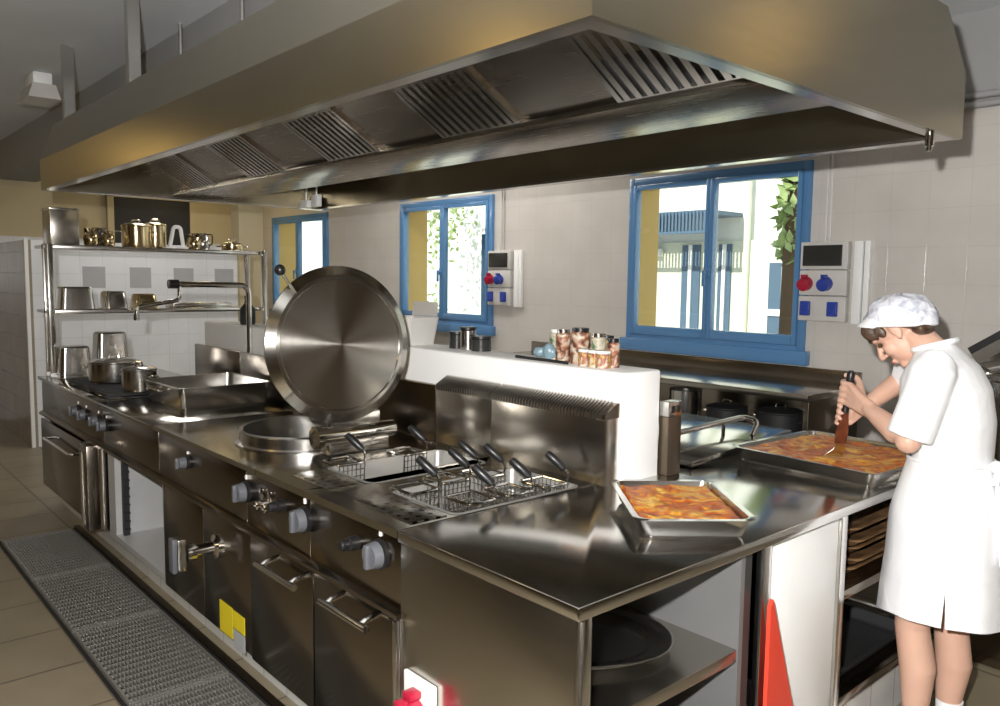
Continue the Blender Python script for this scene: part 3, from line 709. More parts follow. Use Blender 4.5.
# ================================================================== THINGS ON THE LINE
def gn_pan(name, label, cat, w, d, h, m='pan', group=None, inverted=False, lip=.012):
    """rectangular rolled-rim container, open on top (or turned over)"""
    t = thing(name, label, cat, (0, 0, 0), 0, group)
    z = (lambda q: h - q) if inverted else (lambda q: q)
    k = .012; b = nb()
    def rr(e, zz, r): return rrect(-w / 2 - e, w / 2 + e, -d / 2 - e, d / 2 + e, r, z(zz), 5)
    loft(b, [rr(-k - .012, 0, .022), rr(-k, .012, .03), rr(0, h - .004, .03), rr(lip, h - .003, .04), rr(lip + .001, h - .001, .04), rr(lip, h, .04), rr(-.003, h - .0005, .03), rr(-k - .003, .014, .028), rr(-k - .014, .005, .02)])
    obj('pan_body', b, m, t, 40)
    return t
# big roasting tray on the hob
t = gn_pan('roasting_tray', 'large deep steel roasting tray standing on the range worktop', 'tray', .53, .505, .118, lip=.014)
t.location = (-3.29, .475, .9); t.rotation_euler = (0, 0, .02)
for s in (-1, 1):
    b = nb(); tube(b, bend([(-.06, s * .26, .085), (-.06, s * .292, .09), (.06, s * .292, .09), (.06, s * .26, .085)], .02), .006, 8); obj('handle', b, 'chrome', t, local=True)
def pot(name, label, cat, loc, r, h, m='pan', lid=True, ears=True, group=None, rz=0):
    t = thing(name, label, cat, loc, rz, group)
    b = nb(); lathe(b, [(r - .012, 0), (r - .002, .008), (r, .02), (r, h - .006), (r + .004, h - .002), (r + .002, h), (r - .004, h - .002), (r - .005, .012), (0, .008)], (0, 0, 0), n=40); obj('pot_body', b, m, t, local=True)
    if lid:
        b = nb(); lathe(b, [(r + .003, h + .0005), (r + .003, h + .006), (r * .8, h + .016), (r * .3, h + .024), (0, h + .025)], (0, 0, 0), n=40); l = obj('pot_lid', b, m, t, local=True)
        b = nb(); tube(b, bend([(-.03, 0, h + .022), (-.025, 0, h + .045), (.025, 0, h + .045), (.03, 0, h + .022)], .012), .005, 8); obj('lid_handle', b, 'chrome', l, local=True)
    if ears:
        for s in (-1, 1):
            b = nb(); tube(b, bend([(s * r, -.035, h * .72), (s * (r + .035), -.03, h * .75), (s * (r + .035), .03, h * .75), (s * r, .035, h * .72)], .015), .005, 8); obj('pot_handle', b, 'chrome', t, local=True)
    return t
pot('saute_pot', 'wide steel pot with a lid on the back left burner grid', 'pot', (-4.215, .25, .93), .148, .125, rz=.9)
pot('small_pot', 'smaller steel pot on the burner grid beside the roasting tray', 'pot', (-3.685, .235, .93), .094, .125, lid=True, rz=.4)
# overturned containers at the left end of the worktop
def stack(cx, cy, w, d, n, h, base, labels, lean=0):
    for i in range(n):
        t = gn_pan('steel_container', labels[i], 'container', w, d, h, inverted=True, group='overturned steel containers on the worktop')
        t.location = (cx, cy, base + i * .022)
stack(-4.87, .175, .18, .20, 2, .19, .9, ['overturned steel container at the front of the far left worktop, lower one of two nested', 'overturned steel container at the front of the far left worktop, upper one of two nested'])
stack(-4.87, .41, .18, .21, 4, .235, .9, ['overturned tall steel container beside the wide pot, lowest of four nested', 'overturned tall steel container beside the wide pot, second from the bottom of four', 'overturned tall steel container beside the wide pot, third from the bottom of four', 'overturned tall steel container beside the wide pot, topmost of four'])
# shelving unit behind the left end
SX0, SX1, SY0, SY1 = -5.24, -4.89, .045, 1.59
t = thing('shelving_unit', 'steel shelving unit with two shelves at the far left end of the cooking line', 'shelving', (-5.08, .8, 0))
for x, y, z in ((-4.905, .06, .9), (-5.018, .06, .9), (-5.225, 1.575, 0), (-4.905, 1.575, 0)):
    b = nb(); box(b, x - .018, x + .018, y - .018, y + .018, z, 1.80, .004); p = obj('post', b, 'satin', t)
    b = nb(); box(b, x - .022, x + .022, y - .022, y + .022, z + .0005, z + .03, .004); obj('foot', b, 'whiteplastic', p)
for z, n in ((1.765, 1), (1.325, 1)):
    b = nb(); box(b, SX0, SX1 - .03, SY0 + .035, SY1 - .035, z, z + .03, .003); obj('shelf', b, 'satin', t)
    b = nb(); box(b, SX0 + .0, SX1 - .0, SY0 - .003, SY0 + .0345, z + .004, z + .026); obj('shelf_rail', b, 'satin', t)
ZT, ZM = 1.795, 1.355
t = thing('square_canister', 'upright square steel canister at the left end of the top shelf', 'canister', (-5.08, .175, ZT))
b = nb(); box(b, -5.19, -4.97, .085, .265, ZT, ZT + .25, .006, 2); obj('canister_body', b, 'steel', t)
b = nb(); box(b, -5.193, -4.967, .082, .268, ZT + .235, ZT + .25, .003); obj('canister_rim', b, 'satin', t)
def jug(label, loc, s, m, rz, group):
    t = thing('metal_jug', label, 'jug', loc, rz, group)
    b = nb(); lathe(b, [(.040 * s, 0), (.050 * s, .01), (.055 * s, .05 * s), (.045 * s, .09 * s), (.032 * s, .105 * s), (.040 * s, .125 * s), (.036 * s, .125 * s), (.028 * s, .105 * s), (.0, .1 * s)], n=28); obj('jug_body', b, m, t, local=True)
    b = nb(); tube(b, bend([(.036 * s, 0, .118 * s), (.085 * s, 0, .115 * s), (.08 * s, 0, .04 * s), (.052 * s, 0, .035 * s)], .02), .005, 8); obj('jug_handle', b, 'blackmatte', t, local=True)
    b = nb(); prism(b, [(-.036 * s, .128 * s), (-.062 * s, .126 * s), (-.036 * s, .09 * s)], 'y', -.012, .012); obj('jug_spout', b, m, t, local=True)
    return t
jug('small gold tinted jug beside the square canister on the top shelf', (-5.00, .345, ZT), .95, 'gold_tint', 2.2, 'metal jugs on the top shelf')
jug('steel jug in the middle of the three near the square canister', (-5.08, .405, ZT), 1.05, 'pan', 4.0, 'metal jugs on the top shelf')
jug('small gold tinted jug left of the big gold tinted pot on the top shelf', (-5.00, .455, ZT), .85, 'gold_tint', 5.2, 'metal jugs on the top shelf')
jug('gold tinted jug just right of the white arched rack on the top shelf', (-5.00, 1.06, ZT), .95, 'gold_tint', 3.9, 'metal jugs on the top shelf')
jug('steel jug on the top shelf left of the low lidded pan', (-5.05, 1.15, ZT), 1.0, 'pan', .6, 'metal jugs on the top shelf')
pot('gold_tinted_pot', 'large gold tinted steel pot on the top shelf in front of the dark doorway', 'pot', (-5.06, .665, ZT), .10, .155, 'gold_tint', rz=1.2, lid=True)
pot('steel_pot', 'tall steel pot behind the white arched rack on the top shelf', 'pot', (-5.09, .81, ZT), .075, .17, 'gold_tint', rz=1.2, ears=False, lid=True)
pot('low_pan', 'low lidded pan at the right end of the top shelf', 'pan', (-5.06, 1.385, ZT), .085, .045, 'gold_tint', rz=1.3)
t = thing('plate_rack', 'white arched plastic rack standing on the top shelf', 'rack', (-4.98, .925, ZT))
b = nb(); box(b, -5.03, -4.94, .84, 1.0, ZT, ZT + .012, .004); obj('rack_base', b, 'whiteplastic', t)
b = nb(); tube(b, bend([(-4.98, .875, ZT + .01), (-4.98, .905, ZT + .16), (-4.98, .955, ZT + .16), (-4.98, .975, ZT + .01)], .05), .014, 10); obj('arch', b, 'whiteplastic', t)
for cy, w, h, lb in ((.235, .22, .155, 'largest overturned container at the left end of the middle shelf'), (.485, .155, .125, 'middle sized overturned container on the middle shelf'), (.695, .155, .105, 'smallest overturned container on the middle shelf, by the tap nozzle')):
    t = gn_pan('steel_container', lb, 'container', .20, w, h, inverted=True, group='overturned steel containers on the middle shelf', m='pan' if cy < .6 else 'gold_tint')
    t.location = (-5.03, cy, ZM)
b = nb(); box(b, -5.18, -5.0, .90, 1.35, ZM, ZM + .035, .006); o = obj('flat_tray', b, 'satin'); tag(o, 'flat pale tray lying on the middle shelf behind the swing tap', 'tray')
# swing tap over the range
t = thing('swing_tap', 'chrome swing tap on a tall pipe reaching over the range', 'tap', (-3.575, .853, .9005))
b = nb(); tube(b, bend([(-3.575, .853, .9005), (-3.575, .853, 1.543), (-3.575, .415, 1.548)], .06), .017, 12); obj('riser_pipe', b, 'chrome', t)
b = nb(); cyl(b, (-3.575, .43, 1.548), (-3.575, .375, 1.548), .026); obj('tap_knob', b, 'black', t)
b = nb(); tube(b, bend([(-3.575, .436, 1.548), (-3.575, .436, 1.455), (-3.575, .20, 1.42), (-3.575, .196, 1.36)], .03), .012, 10); cyl(b, (-3.575, .196, 1.38), (-3.575, .196, 1.345), .016); obj('spout', b, 'chrome', t)
b = nb(); box(b, -3.605, -3.545, .832, .876, .90, .94, .005); obj('tap_base', b, 'chrome', t)
# dark bottle on the white wall behind the shelving
t = thing('dark_bottle', 'dark bottle standing on the white wall behind the swing tap', 'bottle', (-3.88, .98, 1.2855))
b = nb(); lathe(b, [(.045, 0), (.05, .01), (.05, .10), (.018, .14), (.018, .165)], (-3.88, .98, 1.2855), n=24); obj('bottle_body', b, 'darkplastic', t)
b = nb(); lathe(b, [(.02, .166), (.02, .185), (0, .186)], (-3.88, .98, 1.2855), n=16); obj('bottle_cap', b, 'black', t)

# ================================================================== THINGS ON THE WHITE WALL
WT = 1.2855
t = thing('plastic_bin', 'translucent white plastic bin with a raised lid on the white wall', 'bin', (-2.05, .98, WT))
def tp(p): return [tuple(q) for q in p]
b = nb(); x0, x1 = -2.16, -1.93
loft(b, [rrect(x0 + .02, x1 - .02, 0.90, 1.06, .02, WT), rrect(x0, x1, 0.885, 1.075, .02, WT + .13), rrect(x0 + .006, x1 - .006, 0.891, 1.069, .02, WT + .13), rrect(x0 + .026, x1 - .026, 0.906, 1.054, .02, WT + .006)]); obj('bin_body', b, 'beige', t)
b = nb(); prism(b, [(1.072, WT + .132), (1.077, WT + .132), (1.085, WT + .20), (1.08, WT + .20)], 'x', x0, x1 - .03); obj('bin_lid', b, 'beige', t)
for px, r, h, m, lb in ((457, .036, .06, 'darkplastic', 'dark jar standing just right of the white plastic bin'), (468, .036, .085, 'satin', 'steel canister between two dark jars on the white wall'), (481, .044, .05, 'darkplastic', 'low dark jar right of the steel canister on the white wall')):
    p = atY(px, 349, 1.02); t = thing('storage_jar', lb, 'jar', (p.x, 1.02, WT), 0, 'jars beside the white plastic bin')
    b = nb(); lathe(b, [(r, 0), (r, h), (r * .9, h + .004), (0, h + .004)], n=24); obj('jar_body', b, m, t, local=True)
    b = nb(); lathe(b, [(r * 1.04, h + .0045), (r * 1.04, h + .015), (0, h + .016)], n=24); obj('jar_lid', b, 'black', t, local=True)
# spice jars and tins
def label_mat(n, a, c): return noise_ramp(n, [(.42, a), (.5, c), (.62, (.55, .50, .40))], 34, .4)
LM = [label_mat('printed_label', (.28, .03, .02), (.42, .26, .06)), label_mat('printed_label', (.06, .14, .06), (.42, .38, .28)), label_mat('printed_label', (.50, .36, .08), (.30, .05, .03)), label_mat('printed_label', (.06, .03, .02), (.32, .12, .06))]
spec = [(556, 340, .028, .10, 1, 'slim tin with pale label at the left of the spice group'), (563, 340, .03, .105, 3, 'dark tin second from the left in the spice group'), (571, 343, .03, .07, 0, 'red labelled jar third from the left in the spice group'),
        (580, 338, .038, .115, 3, 'tallest black lidded jar in the middle of the spice group'), (589, 345, .03, .075, 2, 'jar with yellow label right of the tall black lidded jar'), (598, 343, .03, .10, 1, 'jar with pale label fourth from the right of the spice group'),
        (606, 345, .033, .09, 0, 'black lidded jar with red label near the right of the spice group'), (613, 352, .024, .085, 3, 'small dark jar at the right end of the spice group')]
for i, (px, py, r, h, k, lb) in enumerate(spec):
    yy = .99 if i % 2 else 1.035
    p = atY(px, 360, yy); t = thing('spice_jar', lb, 'jar', (p.x, yy, WT), 0, 'spice jars and tins on the white wall')
    b = nb(); lathe(b, [(r * .95, 0), (r, .004), (r, h), (r * .8, h + .006), (0, h + .006)], n=20); obj('jar_body', b, LM[k], t, local=True)
    b = nb(); lathe(b, [(r * .85, h + .0065), (r * .85, h + .02), (0, h + .021)], n=20); obj('jar_lid', b, 'black' if i in (3, 6, 7) else ('satin' if i % 2 else 'white'), t, local=True)
for i, (px, r, h, k) in enumerate(((585, .026, .05, 2), (595, .028, .05, 0), (603, .028, .05, 2))):
    p = atY(px, 363, .945); t = thing('spice_jar', ('short jar at the front of the spice group, left of three', 'short jar at the front of the spice group, middle of three', 'short jar at the front of the spice group, right of three')[i], 'jar', (p.x, .945, WT), 0, 'spice jars and tins on the white wall')
    b = nb(); lathe(b, [(r, 0), (r, h), (0, h + .001)], n=20); obj('jar_body', b, LM[k], t, local=True)
    b = nb(); lathe(b, [(r * 1.02, h + .0015), (r * 1.02, h + .012), (0, h + .013)], n=20); obj('jar_lid', b, 'white', t, local=True)
b = nb(); p = atY(546, 355, 1.0)
for k in range(4): ell(b, (p.x - .04 + k * .028, 1.0 + (k % 2) * .02, WT + .026 + (k % 3) * .003), (.026, .024, .022 + (k % 3) * .006))
o = remeshed('plastic_bag', b, .006, 'bag', thing('plastic_bag_of_packets', 'crumpled bluish plastic bag left of the spice jars', 'bag', (p.x, 1.0, WT)), 2)
b = nb(); tube(b, [(p.x - .10, .93, WT + .0065), (p.x + .20, .915, WT + .0065)], .006, 8); o = obj('thin_spatula', b, 'blackmatte'); tag(o, 'thin dark rod lying on the white wall in front of the spice jars', 'rod')

# steel column with outlet at the end of the white wall
t = thing('service_column', 'narrow steel service column at the end of the white wall', 'column', (-.615, 1.13, .9))
b = nb(); box(b, -.640, -.596, 1.088, 1.165, .9, 1.115, .003); obj('column_body', b, 'column', t)
b = nb(); box(b, -.640, -.596, 1.088, 1.165, 1.1155, 1.17, .003); o = obj('outlet_plate', b, 'satin', t)
b = nb()
for k in (0, .03): box(b, -.5955, -.593, 1.105 + k, 1.12 + k, 1.13, 1.155)
obj('outlet_slot', b, 'black', t)

# ================================================================== BRATT PAN BEHIND THE WHITE WALL
t = thing('tilting_pan', 'tilting pan with a wide mirror-bright lid and tubular handle behind the white wall', 'pan', (-1.15, 1.65, 0))
b = nb(); box(b, -1.65, -.645, 1.24, 2.2, .0, .885, .01); obj('pan_body', b, 'steel_dark', t)
b = nb(); loft(b, [[(-1.62, 1.265, z0), (-.615, 1.265, z0), (-.615, 2.0, z1), (-1.62, 2.0, z1)] for z0, z1 in ((.903, .940), (.925, .962))]); bmesh.ops.bevel(b, geom=list(b.edges), offset=.006, segments=2, profile=.5, affect='EDGES'); l = obj('pan_lid', b, 'steel_top', t)
b = nb(); tube(b, bend([(-.80, 1.32, .925), (-.80, 1.32, .985), (-.76, 1.84, 1.015), (-.685, 1.84, 1.01), (-.685, 1.80, .95)], .05), .012, 10); tube(b, [(-.765, 1.70, 1.0), (-.765, 1.70, .938)], .008, 8); obj('lid_handle', b, 'chrome', l)
# ---- second line along the window wall
t = thing('side_bench', 'dark steel bench with backsplash under the near window', 'bench', (-2.2, 2.95, 0))
b = nb(); box(b, -3.6, -.905, 2.68, 3.27, .985, 1.02, .004); obj('bench_top', b, 'steel', t)
b = nb(); box(b, -3.6, -.9, 3.27, 3.295, .9, 1.10, .003); obj('backsplash', b, 'steel_dark', t)
b = nb(); box(b, -.935, -.905, 2.70, 3.27, .0, .985, .003); obj('end_panel', b, 'steel_dark', t)
b = nb(); box(b, -3.6, -3.57, 2.70, 3.27, .0, .985, .003); box(b, -3.57, -.935, 3.22, 3.27, .0, .985); obj('back_board', b, 'steel_dark', t)
b = nb(); box(b, -3.57, -.935, 2.72, 3.22, .68, .71); obj('bench_shelf', b, 'steel_dark', t)
for x, r, h, lb, m in ((-1.85, .10, .22, 'pale tall canister on the bench shelf under the near window', 'satin'), (-1.2, .13, .16, 'dark pot on the bench shelf near its end panel', 'blackmatte'), (-1.55, .12, .14, 'dark pot in the middle of the bench shelf', 'blackmatte')):
    pot('storage_pot', lb, 'pot', (x, 2.95, .71), r, h, m, lid=(m == 'blackmatte'), ears=(m == 'blackmatte'))
# ---- machine at the right edge behind the woman
t = thing('tilting_kettle', 'steel kettle with a raised black edged lid behind the woman at the right edge', 'kettle', (.25, 2.75, 0))
b = nb(); box(b, -.12, .85, 2.45, 3.1, 0, .80, .02); obj('kettle_base', b, 'steel_dark', t)
b = nb(); lathe(b, [(.28, 0), (.33, .06), (.34, .40), (.36, .41), (.36, .43), (.30, .43)], (.26, 2.72, .80), n=40); obj('kettle_body', b, 'pan', t)
dl = Vector((.74, -.1, .50)).normalized()
b = nb(); q0 = Vector((-.13, 2.62, 1.30)); nn = Vector((-.56, 0, .83))
def slab(bm, off, th, wid, L):
    side = Vector((.1, .99, 0))
    for s in (0,):
        c = [q0 + nn * off, q0 + nn * (off + th)]
        loft(bm, [[c[0], c[1], c[1] + side * wid, c[0] + side * wid], [p + dl * L for p in (c[0], c[1], c[1] + side * wid, c[0] + side * wid)]])
slab(b, 0, .03, .45, .85); obj('lid_edge', b, 'blackmatte', t)
b = nb(); slab(b, -.05, .049, .43, .8); obj('lid_panel', b, 'satin', t)
b = nb(); tube(b, bend([(-.08, 2.60, 1.24), (-.02, 2.52, 1.22), (.32, 2.5, 1.32), (.72, 2.5, 1.5)], .05), .018, 10); obj('lid_lever', b, 'chrome', t)

# ================================================================== TRAYS OF LASAGNA
def lasagna_tray(label, lab2, c, L, W, ang, h, seed):
    t = gn_pan('lasagna_tray', label, 'tray', L, W, h, lip=.014); t.location = (c[0], c[1], .9); t.rotation_euler = (0, 0, ang)
    la = thing('lasagna', lab2, 'food', (c[0], c[1], .9 + .014), ang)
    b = nb(); nx, ny = 60, 44; k = .016; zt = h - .024
    V = [[None] * (ny + 1) for _ in range(nx + 1)]
    for i in range(nx + 1):
        for j in range(ny + 1):
            x = -L / 2 + k + (L - 2 * k) * i / nx; y = -W / 2 + k + (W - 2 * k) * j / ny
            q = noise.fractal(Vector((x * 16 + seed, y * 16, seed)), 1, 2, 4) * .006 + abs(noise.noise(Vector((x * 7 + seed, y * 22, 2.)))) * .006
            e = min(i, nx - i, j, ny - j); edge = -.006 if e == 0 else (-.001 if e == 1 else 0)
            V[i][j] = b.verts.new((x, y, zt + q + edge))
    for i in range(nx):
        for j in range(ny): b.faces.new((V[i][j], V[i + 1][j], V[i + 1][j + 1], V[i][j + 1]))
    rim = [V[i][0] for i in range(nx + 1)] + [V[nx][j] for j in range(1, ny + 1)] + [V[i][ny] for i in range(nx - 1, -1, -1)] + [V[0][j] for j in range(ny - 1, 0, -1)]
    low = [b.verts.new((v.co.x * .97, v.co.y * .96, .0)) for v in rim]
    for i in range(len(rim)): j = (i + 1) % len(rim); b.faces.new((rim[i], low[i], low[j], rim[j]))
    b.faces.new(low)
    obj('crust', b, 'lasagna', la, 60, local=True)
lasagna_tray('smaller steel tray of lasagna at the near edge of the worktop', 'baked lasagna filling the smaller tray near the flue splashback', (-.262, .692), .415, .31, math.radians(140), .062, 3.1)
A_, D_ = atZ(741, 448, .96), atZ(866, 472, .96); TRAYC = ((A_.x + D_.x) / 2 + .01, (A_.y + D_.y) / 2 + .285)
lasagna_tray('larger steel tray of lasagna that the woman is portioning', 'baked lasagna in the larger tray under the spatula', TRAYC, .57, .56, math.radians(-3), .060, 9.7)

# ================================================================== IN THE OPEN TABLE
t = thing('oval_platter', 'oval steel platter lying on the upper left shelf of the work table', 'platter', (-.33, .345, .596))
b = nb(); 
def oval(s, z, a=.265, c=.20): return [(a * s * math.cos(2 * PI * i / 56), c * s * math.sin(2 * PI * i / 56), z) for i in range(56)]
loft(b, [oval(.72, 0), oval(.80, .018), oval(.97, .026), oval(1, .024), oval(1, .027), oval(.97, .030), oval(.79, .022), oval(.71, .004)]); obj('platter_body', b, 'pan', t, local=True); t.rotation_euler = (0, 0, .9)
t = gn_pan('black_tray', 'black oven tray on the lower left shelf of the work table', 'tray', .42, .50, .045, 'blackmatte'); t.location = (-.29, .36, .236)
for i in range(5):
    t = gn_pan('baking_tray', ('browned baking tray at the bottom of the stack of five on the right shelf', 'browned baking tray second from the bottom of the stack of five', 'browned baking tray in the middle of the stack of five', 'browned baking tray second from the top of the stack of five', 'browned baking tray on top of the stack of five on the right shelf')[i], 'tray', .40, .50, .03, 'brown', 'browned baking trays on the right shelf')
    t.location = (-.27 + (i % 2) * .02, 1.66 + (i % 3) * .01, .602 + i * .034)
t = gn_pan('black_tray', 'black tray on the lower right shelf of the work table', 'tray', .50, .60, .05, 'blackmatte'); t.location = (-.32, 1.66, .232)

# ================================================================== FLOOR GRATES
for i in range(4):
    x0 = -4.28 + i * .80; x1 = x0 + .79
    t = thing('floor_grate', ('farthest steel floor grate, by the oven', 'second steel floor grate from the far end, by the open cabinet', 'third steel floor grate from the far end, below the drain valve', 'nearest steel floor grate in view, below the fryers', 'fifth steel floor grate, below the right fryer', 'last steel floor grate beside the end panel')[i], 'grate', ((x0 + x1) / 2, -.19, .001), 0, 'steel grates over the floor channel')
    b = nb()
    box(b, x0, x1, -.385, -.375, .001, .02); box(b, x0, x1, -.015, -.005, .001, .02); box(b, x0, x0 + .01, -.375, -.015, .001, .02); box(b, x1 - .01, x1, -.375, -.015, .001, .02)
    obj('grate_frame', b, 'grate', t)
    b = nb()
    for k in range(26): y = -.362 + k * .0138; box(b, x0 + .01, x1 - .01, y, y + .004, .004, .020)
    for k in range(16): x = x0 + .04 + k * .0475; box(b, x, x + .004, -.375, -.015, .004, .017)
    obj('grate_bars', b, 'grate', t)
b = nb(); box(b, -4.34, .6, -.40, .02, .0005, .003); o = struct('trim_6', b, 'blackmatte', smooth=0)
b = nb(); box(b, -4.36, .6, .021, .055, .0005, .012); struct('trim_7', b, 'steel_dark')

# ================================================================== THE WOMAN
F = Vector((-.985, -.17, 0)); L = Vector((.17, -.985, 0)); Z = Vector((0, 0, 1))
def caps(bm, pts, rad, n=14):
    P = [Vector(p) for p in pts]; tube(bm, P, rad, n)
    for p, r in zip(P, rad): ell(bm, p, (r, r, r), n, 8)
def axes(f, l, u): return Matrix((f, l, u)).transposed()
woman = thing('person', 'woman in white dress, apron and bouffant cap bending over the larger lasagna tray', 'person', (.16, 1.63, 0))
neck0 = atY(938, 352, 1.60)
pelvis = atY(951, 500, 1.63); chest = atY(944, 390, 1.61); waist = atY(951, 455, 1.63)
ear = atY(892, 330, 1.535); hc = ear - L * .075
pt = math.radians(48); hf = F * math.cos(pt) - Z * math.sin(pt); hu = F * math.sin(pt) + Z * math.cos(pt); HM = axes(hf, L, hu)
def H(f, l, u): return hc + hf * f + L * l + hu * u
b = nb()
# head
ell(b, H(-.012, 0, .03), (.094, .075, .085), 24, 16, HM); ell(b, H(.025, 0, -.045), (.058, .056, .072), 20, 12, HM); ell(b, H(.058, 0, -.100), (.024, .026, .018), 12, 8, HM)
ell(b, H(.070, 0, .016), (.020, .056, .014), 16, 8, HM); caps(b, [H(.082, 0, .002), H(.098, 0, -.022), H(.104, 0, -.038)], [.008, .010, .012], 10)
for s in (-1, 1):
    ell(b, H(.052, s * .036, -.036), (.026, .022, .030), 12, 8, HM); ell(b, H(.092, s * .010, -.042), (.010, .008, .007), 10, 6, HM)
    ell(b, H(-.008, s * .077, -.006), (.019, .009, .030), 14, 10, HM); ell(b, H(-.002, s * .076, -.03), (.010, .007, .012), 10, 6, HM)
ell(b, H(.082, 0, -.070), (.012, .024, .006), 12, 6, HM); ell(b, H(.080, 0, -.080), (.011, .020, .006), 12, 6, HM)
# neck and trunk
caps(b, [H(-.025, 0, -.05), (H(-.03, 0, -.06) + neck0) / 2 + F * .01, neck0 + F * .01 - Z * .01], [.052, .050, .056])
for c, w, q in ((chest, .14, .10), ((chest + waist) / 2, .125, .095), (waist, .12, .095), (pelvis, .145, .11)): ell(b, c, (q, w, .14), 20, 12, axes(F, L, Z))
ell(b, neck0 - Z * .05, (.075, .13, .06), 20, 10, axes(F, L, Z))
# left arm (nearer the camera)
S0, S1 = atY(851, 374, 1.618), atZ(838, 456, .962); A = (S0 - S1).normalized()
def onstick(t): return S0 + (S1 - S0) * t
ls, le, lw = atY(934, 374, 1.455), atY(908, 441, 1.415), atY(870, 410, 1.535)
gl = onstick(.22)
caps(b, [ls, (ls + le) / 2 + L * .004, le, le + (lw - le) * .3, le + (lw - le) * .7, lw], [.052, .046, .040, .041, .033, .026])
rs, re, rw = atY(934, 372, 1.77), atY(907, 376, 1.86), atY(868, 404, 1.715)
gr = onstick(.50)
caps(b, [rs, (rs + re) / 2, re, re + (rw - re) * .3, re + (rw - re) * .7, rw], [.050, .044, .038, .040, .033, .026])
def hand(bm, S, wrist, side, sweep=(205, 222, 215, 190)):
    u = (L if side > 0 else -L); u = (u - A * u.dot(A)).normalized(); v = (F - A * F.dot(A)); v = (v - u * v.dot(u)).normalized()
    R = .0235
    for k, h in enumerate((.036, .0135, -.009, -.031)):
        def pt_(deg, rad=R): 
            a = math.radians(deg); return S + A * h + (u * math.cos(a) + v * math.sin(a)) * rad
        base = -50
        kn = pt_(base + 28, R + .012)
        caps(bm, [wrist + A * h * .35, (wrist + kn) * .5 + u * .006 + A * h * .15, kn], [.020, .0145, .0125], 10)
        n = 7; fr = [kn] + [pt_(base + 45 + (sweep[k] - 45) * i / n) for i in range(1, n + 1)]
        caps(bm, fr, [.0112, .0108, .0102, .0098, .0092, .0088, .0082, .0074][:len(fr)], 10)
    ell(bm, (wrist * .45 + S * .55) + u * .004, (.026, .018, .034), 14, 10, axes((S - wrist).normalized(), u, A))
    t0 = wrist * .6 + S * .4 + A * .018
    caps(bm, [t0 - u * .004, S - v * .030 - u * .006 + A * .045, S - v * .014 - u * .020 + A * .056, S + v * .008 - u * .022 + A * .060, S + v * .022 - u * .016 + A * .058], [.017, .0125, .011, .010, .0085], 10)
hand(b, gl, lw, 1); hand(b, gr, rw, -1)
# legs
for s, kx, ax_, y in ((1, 912, 919, 1.54), (-1, 951, 950, 1.70)):
    hip = pelvis + L * s * .085 - Z * .06; kn = atY(kx, 625, y); an = atY(ax_ - 1, 706, y); an.z = .085
    calf = kn + (an - kn) * .38 - F * .012
    caps(b, [hip, (hip + kn) / 2 + F * .01, kn, calf, kn + (an - kn) * .75, an], [.085, .070, .054, .057, .041, .034], 28)
    foot = an + F * .11; foot.z = .035; heel = an - F * .03; heel.z = .04
    caps(b, [an, heel], [.034, .03]); caps(b, [an - Z * .02, foot], [.034, .028])
    if s == 1: anL = an
    else: anR = an
remeshed('body', b, .0046, 'skin', woman, 3, .5)
# face details
for s in (-1, 1):
    b = nb(); ell(b, H(.0735, s * .031, -.006), (.009, .013, .008), 14, 10, HM); obj('eye', b, 'eye', woman)
    b = nb(); tube(b, [H(.088, s * .015, .020), H(.090, s * .03, .025), H(.078, s * .048, .019)], [.002, .0035, .0015], 8); obj('eyebrow', b, 'hair', woman)
b = nb(); ell(b, H(.0865, 0, -.0705), (.009, .021, .0045), 14, 8, HM); ell(b, H(.0845, 0, -.0795), (.009, .018, .005), 14, 8, HM); obj('lips', b, 'lip', woman)
# hair under the cap
b = nb()
c = atY(927, 331, 1.575); ell(b, atY(923, 328, 1.59), (.035, .066, .024), 16, 10, axes(F, L, Z)); ell(b, atY(912, 324, 1.59), (.05, .074, .016), 16, 10, axes(F, L, Z))
for k in range(7):
    l = -.06 + k * .02; q_ = abs(l) * .35; ell(b, H(.082 - q_, l, .050), (.013, .015, .022), 10, 8, HM); ell(b, H(.088 - q_ * 1.3, l, .034), (.011, .013, .020), 10, 8, HM); ell(b, H(.084 - q_ * 1.3, l, .018), (.008, .011, .014), 10, 8, HM)
for s in (-1, 1):
    ell(b, H(.055, s * .072, .045), (.030, .012, .035), 12, 8, HM); ell(b, H(.03, s * .077, .025), (.018, .008, .03), 12, 8, HM)
remeshed('hair', b, .005, 'hair', woman, 3)
# bouffant cap
b = nb(); cc = atY(902, 322, 1.60); rings = []
for j in range(13):
    q = j / 12; a = q * PI / 2; ring = []
    for i in range(40):
        t = 2 * PI * i / 40; puff = 1 + .06 * noise.noise(Vector((math.cos(t) * 2.5, math.sin(t) * 2.5, j * .45))) * (1 if j > 0 else .3) + .022 * math.sin(t * 11 + j * .5) * math.cos(a) + .02 * math.sin(t * 5 + j)
        rx = (.118 if math.cos(t) < 0 else .112); x, y = rx * math.cos(a) ** .72 * math.cos(t) * puff, .102 * math.cos(a) ** .72 * math.sin(t) * puff
        ring.append(cc + F * (x + .006) + L * y + Z * (.098 * math.sin(a) ** .95 + .018 * math.sin(j * .9 + t * 4) * .25 - .004) + Z * (x * -.06))
    rings.append(ring)
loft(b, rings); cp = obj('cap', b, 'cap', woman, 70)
b = nb(); tube(b, [cc + F * (.006 + (.110 if math.cos(t) < 0 else .104) * math.cos(t)) + L * .098 * math.sin(t) + Z * (-.006 - .007 * math.cos(t)) for t in [2 * PI * i / 40 for i in range(40)]], .008, 8, loop=True); obj('cap_band', b, 'cloth', cp)
b = nb(); vc = atY(868, 319, 1.59)
rings = []
